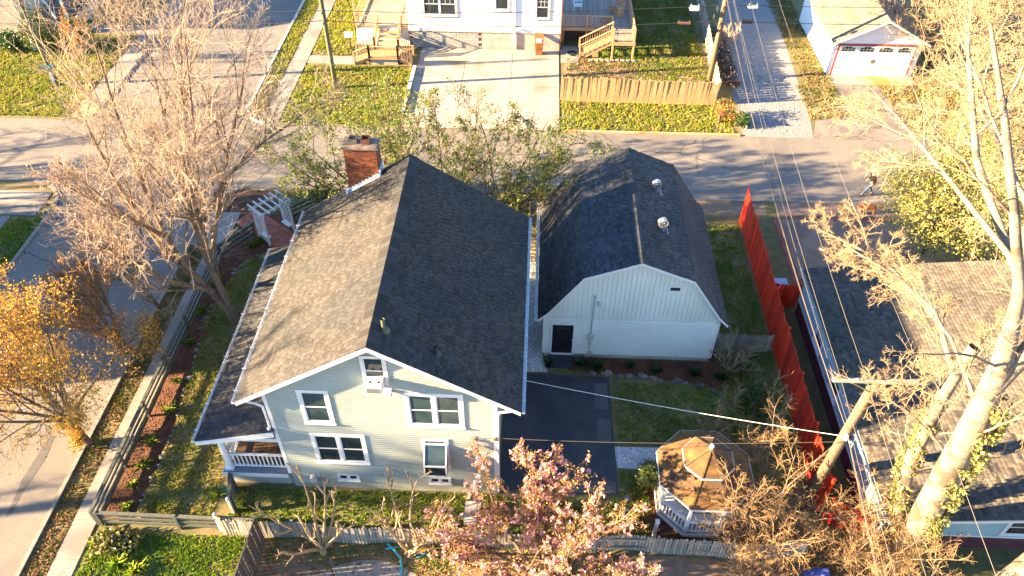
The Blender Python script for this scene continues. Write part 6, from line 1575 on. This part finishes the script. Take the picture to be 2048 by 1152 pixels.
crown('large glossy yellow-green evergreen beside the brick driveway', 'evergreen_tree', (25.6,15.4,0), [(0,0,3.2,2.6,2.4,2.6,.4),(-1.6,.4,4.2,1.7,1.6,1.5,.2),(1.8,.6,4.6,2.4,2.2,2.0,.25),(2.8,-.6,2.6,2.6,2.0,2.2,.2),(.3,1.4,5.8,1.6,1.5,1.3,.12)], 19000, .09, .18, 'leaf_bright', 101, 'tree', 1.2)
crown('tall clipped olive shrub in front of the cream house', 'round_shrub', (-30.6,35.2,0), [(0,0,1.5,1.25,1.1,1.5,1)], 5200, .10, .18, 'leaf_olive', 103, m2='leaf_dark', trunk_h=.3)
crown('dark green round shrub below the cream house downspout', 'round_shrub', (-28.6,36.4,0), [(0,0,1.0,1.05,1.0,1.05,1)], 4200, .10, .17, 'leaf_dark', 105, trunk_h=.3)
crown('low dark green shrub at the top left edge', 'round_shrub', (-33.2,35.4,0), [(0,0,.7,.9,.8,.75,1)], 2500, .10, .17, 'leaf_dark', 107, trunk_h=.2)
crown('clipped round boxwood standing left of the gazebo', 'boxwood', (10.0,1.0,0), [(0,0,.72,.52,.52,.6,1)], 4200, .05, .09, 'leaf_dark', 109, m2='leaf_olive', trunk_h=.2)
crown('orange and red leaved shrub at the end of the tan fence', 'nandina', (17.3,28.4,0), [(0,0,.7,.8,.7,.75,.6),(.8,-.5,.4,.7,.5,.45,.4)], 1600, .09, .16, 'leaf_orange', 111, m2='leaf_olive')
crown('red-berried sprig in the shrub at the fence end', 'berry_sprig', (16.9,27.9,0), [(0,0,.8,.2,.2,.15,1)], 60, .06, .1, 'red_flower', 113)
crown('dark spiky shrub between red-leaved shrub and gravel', 'dark_shrub', (18.3,27.6,0), [(0,0,.4,.5,.45,.45,1)], 700, .12, .2, 'leaf_dark', 115)
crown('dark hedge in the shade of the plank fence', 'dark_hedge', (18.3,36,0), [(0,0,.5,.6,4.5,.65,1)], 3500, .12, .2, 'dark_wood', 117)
shrub_tree('pink_shrub', 'fine pinkish bare shrub beside the gravel lane', (19.2,38.4,0), 8, 1.7, 45, (6,.2,.97,32,.5,(0,0,.3),.06), [(6,.2,36,.5,5,.12,.05)], M['twig_pink'], M['twig_pink'], 119, (0,0), .02, cat='shrub', rt=.007)
shrub_tree('bare_shrub', 'fine grey-green bare shrub at the right corner of the shed', (14.15,7.0,0), 11, 1.9, 48, (7,.2,.97,30,.5,(0,0,.3),.06), [(5,.2,35,.5,5,.12,.05)], M['twig'], M['twig'], 121, (.15,0), .02, cat='shrub', rt=.006, leaves=[('buds', 500, .03, .06, M['leaf_bright'], .02, None)])
crown('low grey-green spreading shrub below the shed corner', 'low_shrub', (14.9,5.0,0), [(0,0,.3,.8,1.0,.4,1)], 1500, .07, .14, 'leaf_dark', 123, m2='leaf_olive')
crown('straw-coloured lily clump outside the fence corner', 'dry_clump', (-10.0,-2.4,0), [(0,0,.2,.9,.5,.3,1)], 900, .12, .25, 'straw', 125, m2='leaf_olive')

# leafy clumps in the beds
def clump(name, label, x, y, h, n, m, seed, group):
    rg = np.random.default_rng(seed); a = rg.uniform(0, 2*np.pi, n); l = h*rg.uniform(.5,1.1,n); tilt = rg.uniform(.15,.9,n); b = np.stack([x + rg.normal(0,.06,n), y + rg.normal(0,.06,n), np.zeros(n)], 1)
    d = np.stack([np.cos(a)*np.sin(tilt), np.sin(a)*np.sin(tilt), np.cos(tilt)], 1); s = np.stack([-np.sin(a), np.cos(a), 0*a], 1)*(.014+.02*h)
    mid = b + d*(l*.6)[:,None]; tip = b + (d*np.array([1.5,1.5,.75]))*l[:,None]
    V = np.stack([b-s*.6, b+s*.6, mid+s, tip, mid-s], 1); t = thing(name, label, 'plant', (x,y,0), group)
    np_mesh('leaves', V.reshape(-1,3), np.arange(n*5).reshape(-1,5), M[m], t)
L1 = [(-10.2,-.9),(-10.35,.05),(-10.3,.95),(-10.4,2.1),(-10.2,3.7),(-10.5,5.3),(-10.6,7.6),(-10.75,9.6),(-10.6,11.6)]
for i, (x, y) in enumerate(L1): clump('bed_plant', 'green leafy clump in the fence bed, %s from the near end' % ORD[i], x, y, rnd.uniform(.3,.5), 40, 'grass_lush', 200+i, 'plants in the fence bed')
L2 = [(6.0,7.05),(7.5,7.1),(8.2,6.95),(9.7,7.05),(10.9,6.85),(12.6,6.75),(13.7,6.6)]
for i, (x, y) in enumerate(L2): clump('bed_plant', 'strap-leaved green clump in the shed bed, %s from the door end' % ORD[i], x, y, rnd.uniform(.35,.6) if i else .3, 60, 'leaf_dark', 220+i, 'plants in the shed bed')
L3 = [(-9.7,14.5),(-9.3,14.9),(-7.2,16.9),(-6.2,17.2)]
for i, (x, y) in enumerate(L3): clump('bed_plant', 'green clump by the arbor, %s from the left' % ORD[i], x, y, .45, 50, 'grass_lush', 240+i, 'plants by the arbor')
L4 = [(-10.6,-2.3),(-9.6,-3.2),(-8.9,-3.4),(-6.9,-.2),(-6.6,1.0)]
for i, (x, y) in enumerate(L4[:3]): clump('lily_clump', 'bright green lily clump outside the fence corner, %s from the left' % ORD[i], x, y, .5, 60, 'grass_lush', 250+i, 'lily clumps at the fence corner')
for i, (x, y) in enumerate(L4[3:]): clump('bed_plant', 'leafy green plant at the porch corner, %s from the front' % ORD[i], x, y, .4, 45, 'grass_lush', 260+i, 'plants at the porch corner')
for i, (x, y) in enumerate(((-10.2,8.2),(-10.45,8.0))):
    clump('red_flower', 'red tulip in the fence bed, %s of two' % ('left' if i else 'right'), x, y, .22, 10, 'red_flower', 270+i, 'red tulips')

# unseen house and trees added west of the frame to shade road, garden, gable
far_house('tall neighbour house out of frame across the crossing street', -41, -31, 2.5, 14.0, 7.4, 11.4, 'sage_base', 'dark_shingle')
for i, (b, h, n, sd_) in enumerate((((-29.5,10.8,0), 10, 7, 301), ((-42,17,0), 9, 7, 305), ((-36,-4.6,0), 7, 8, 307))):
    shrub_tree('bare_tree', ('bare tree out of frame beside the neighbour house', 'bare tree out of frame along the left street', 'tallest bare tree out of frame beyond the bottom left')[i], b, n, h, 50, (8,.12,.97,40,.5,(0,0,.1),.03), [(8,.12,42,.52,6,.15,.0),(4,.15,46,.5,4,.2,0)], M['bark_dark'], M['twig'], sd_, (0,0), .14, rt=.014, group='bare trees beyond the left edge', trunk=(0,0,8.5) if i == 2 else None)
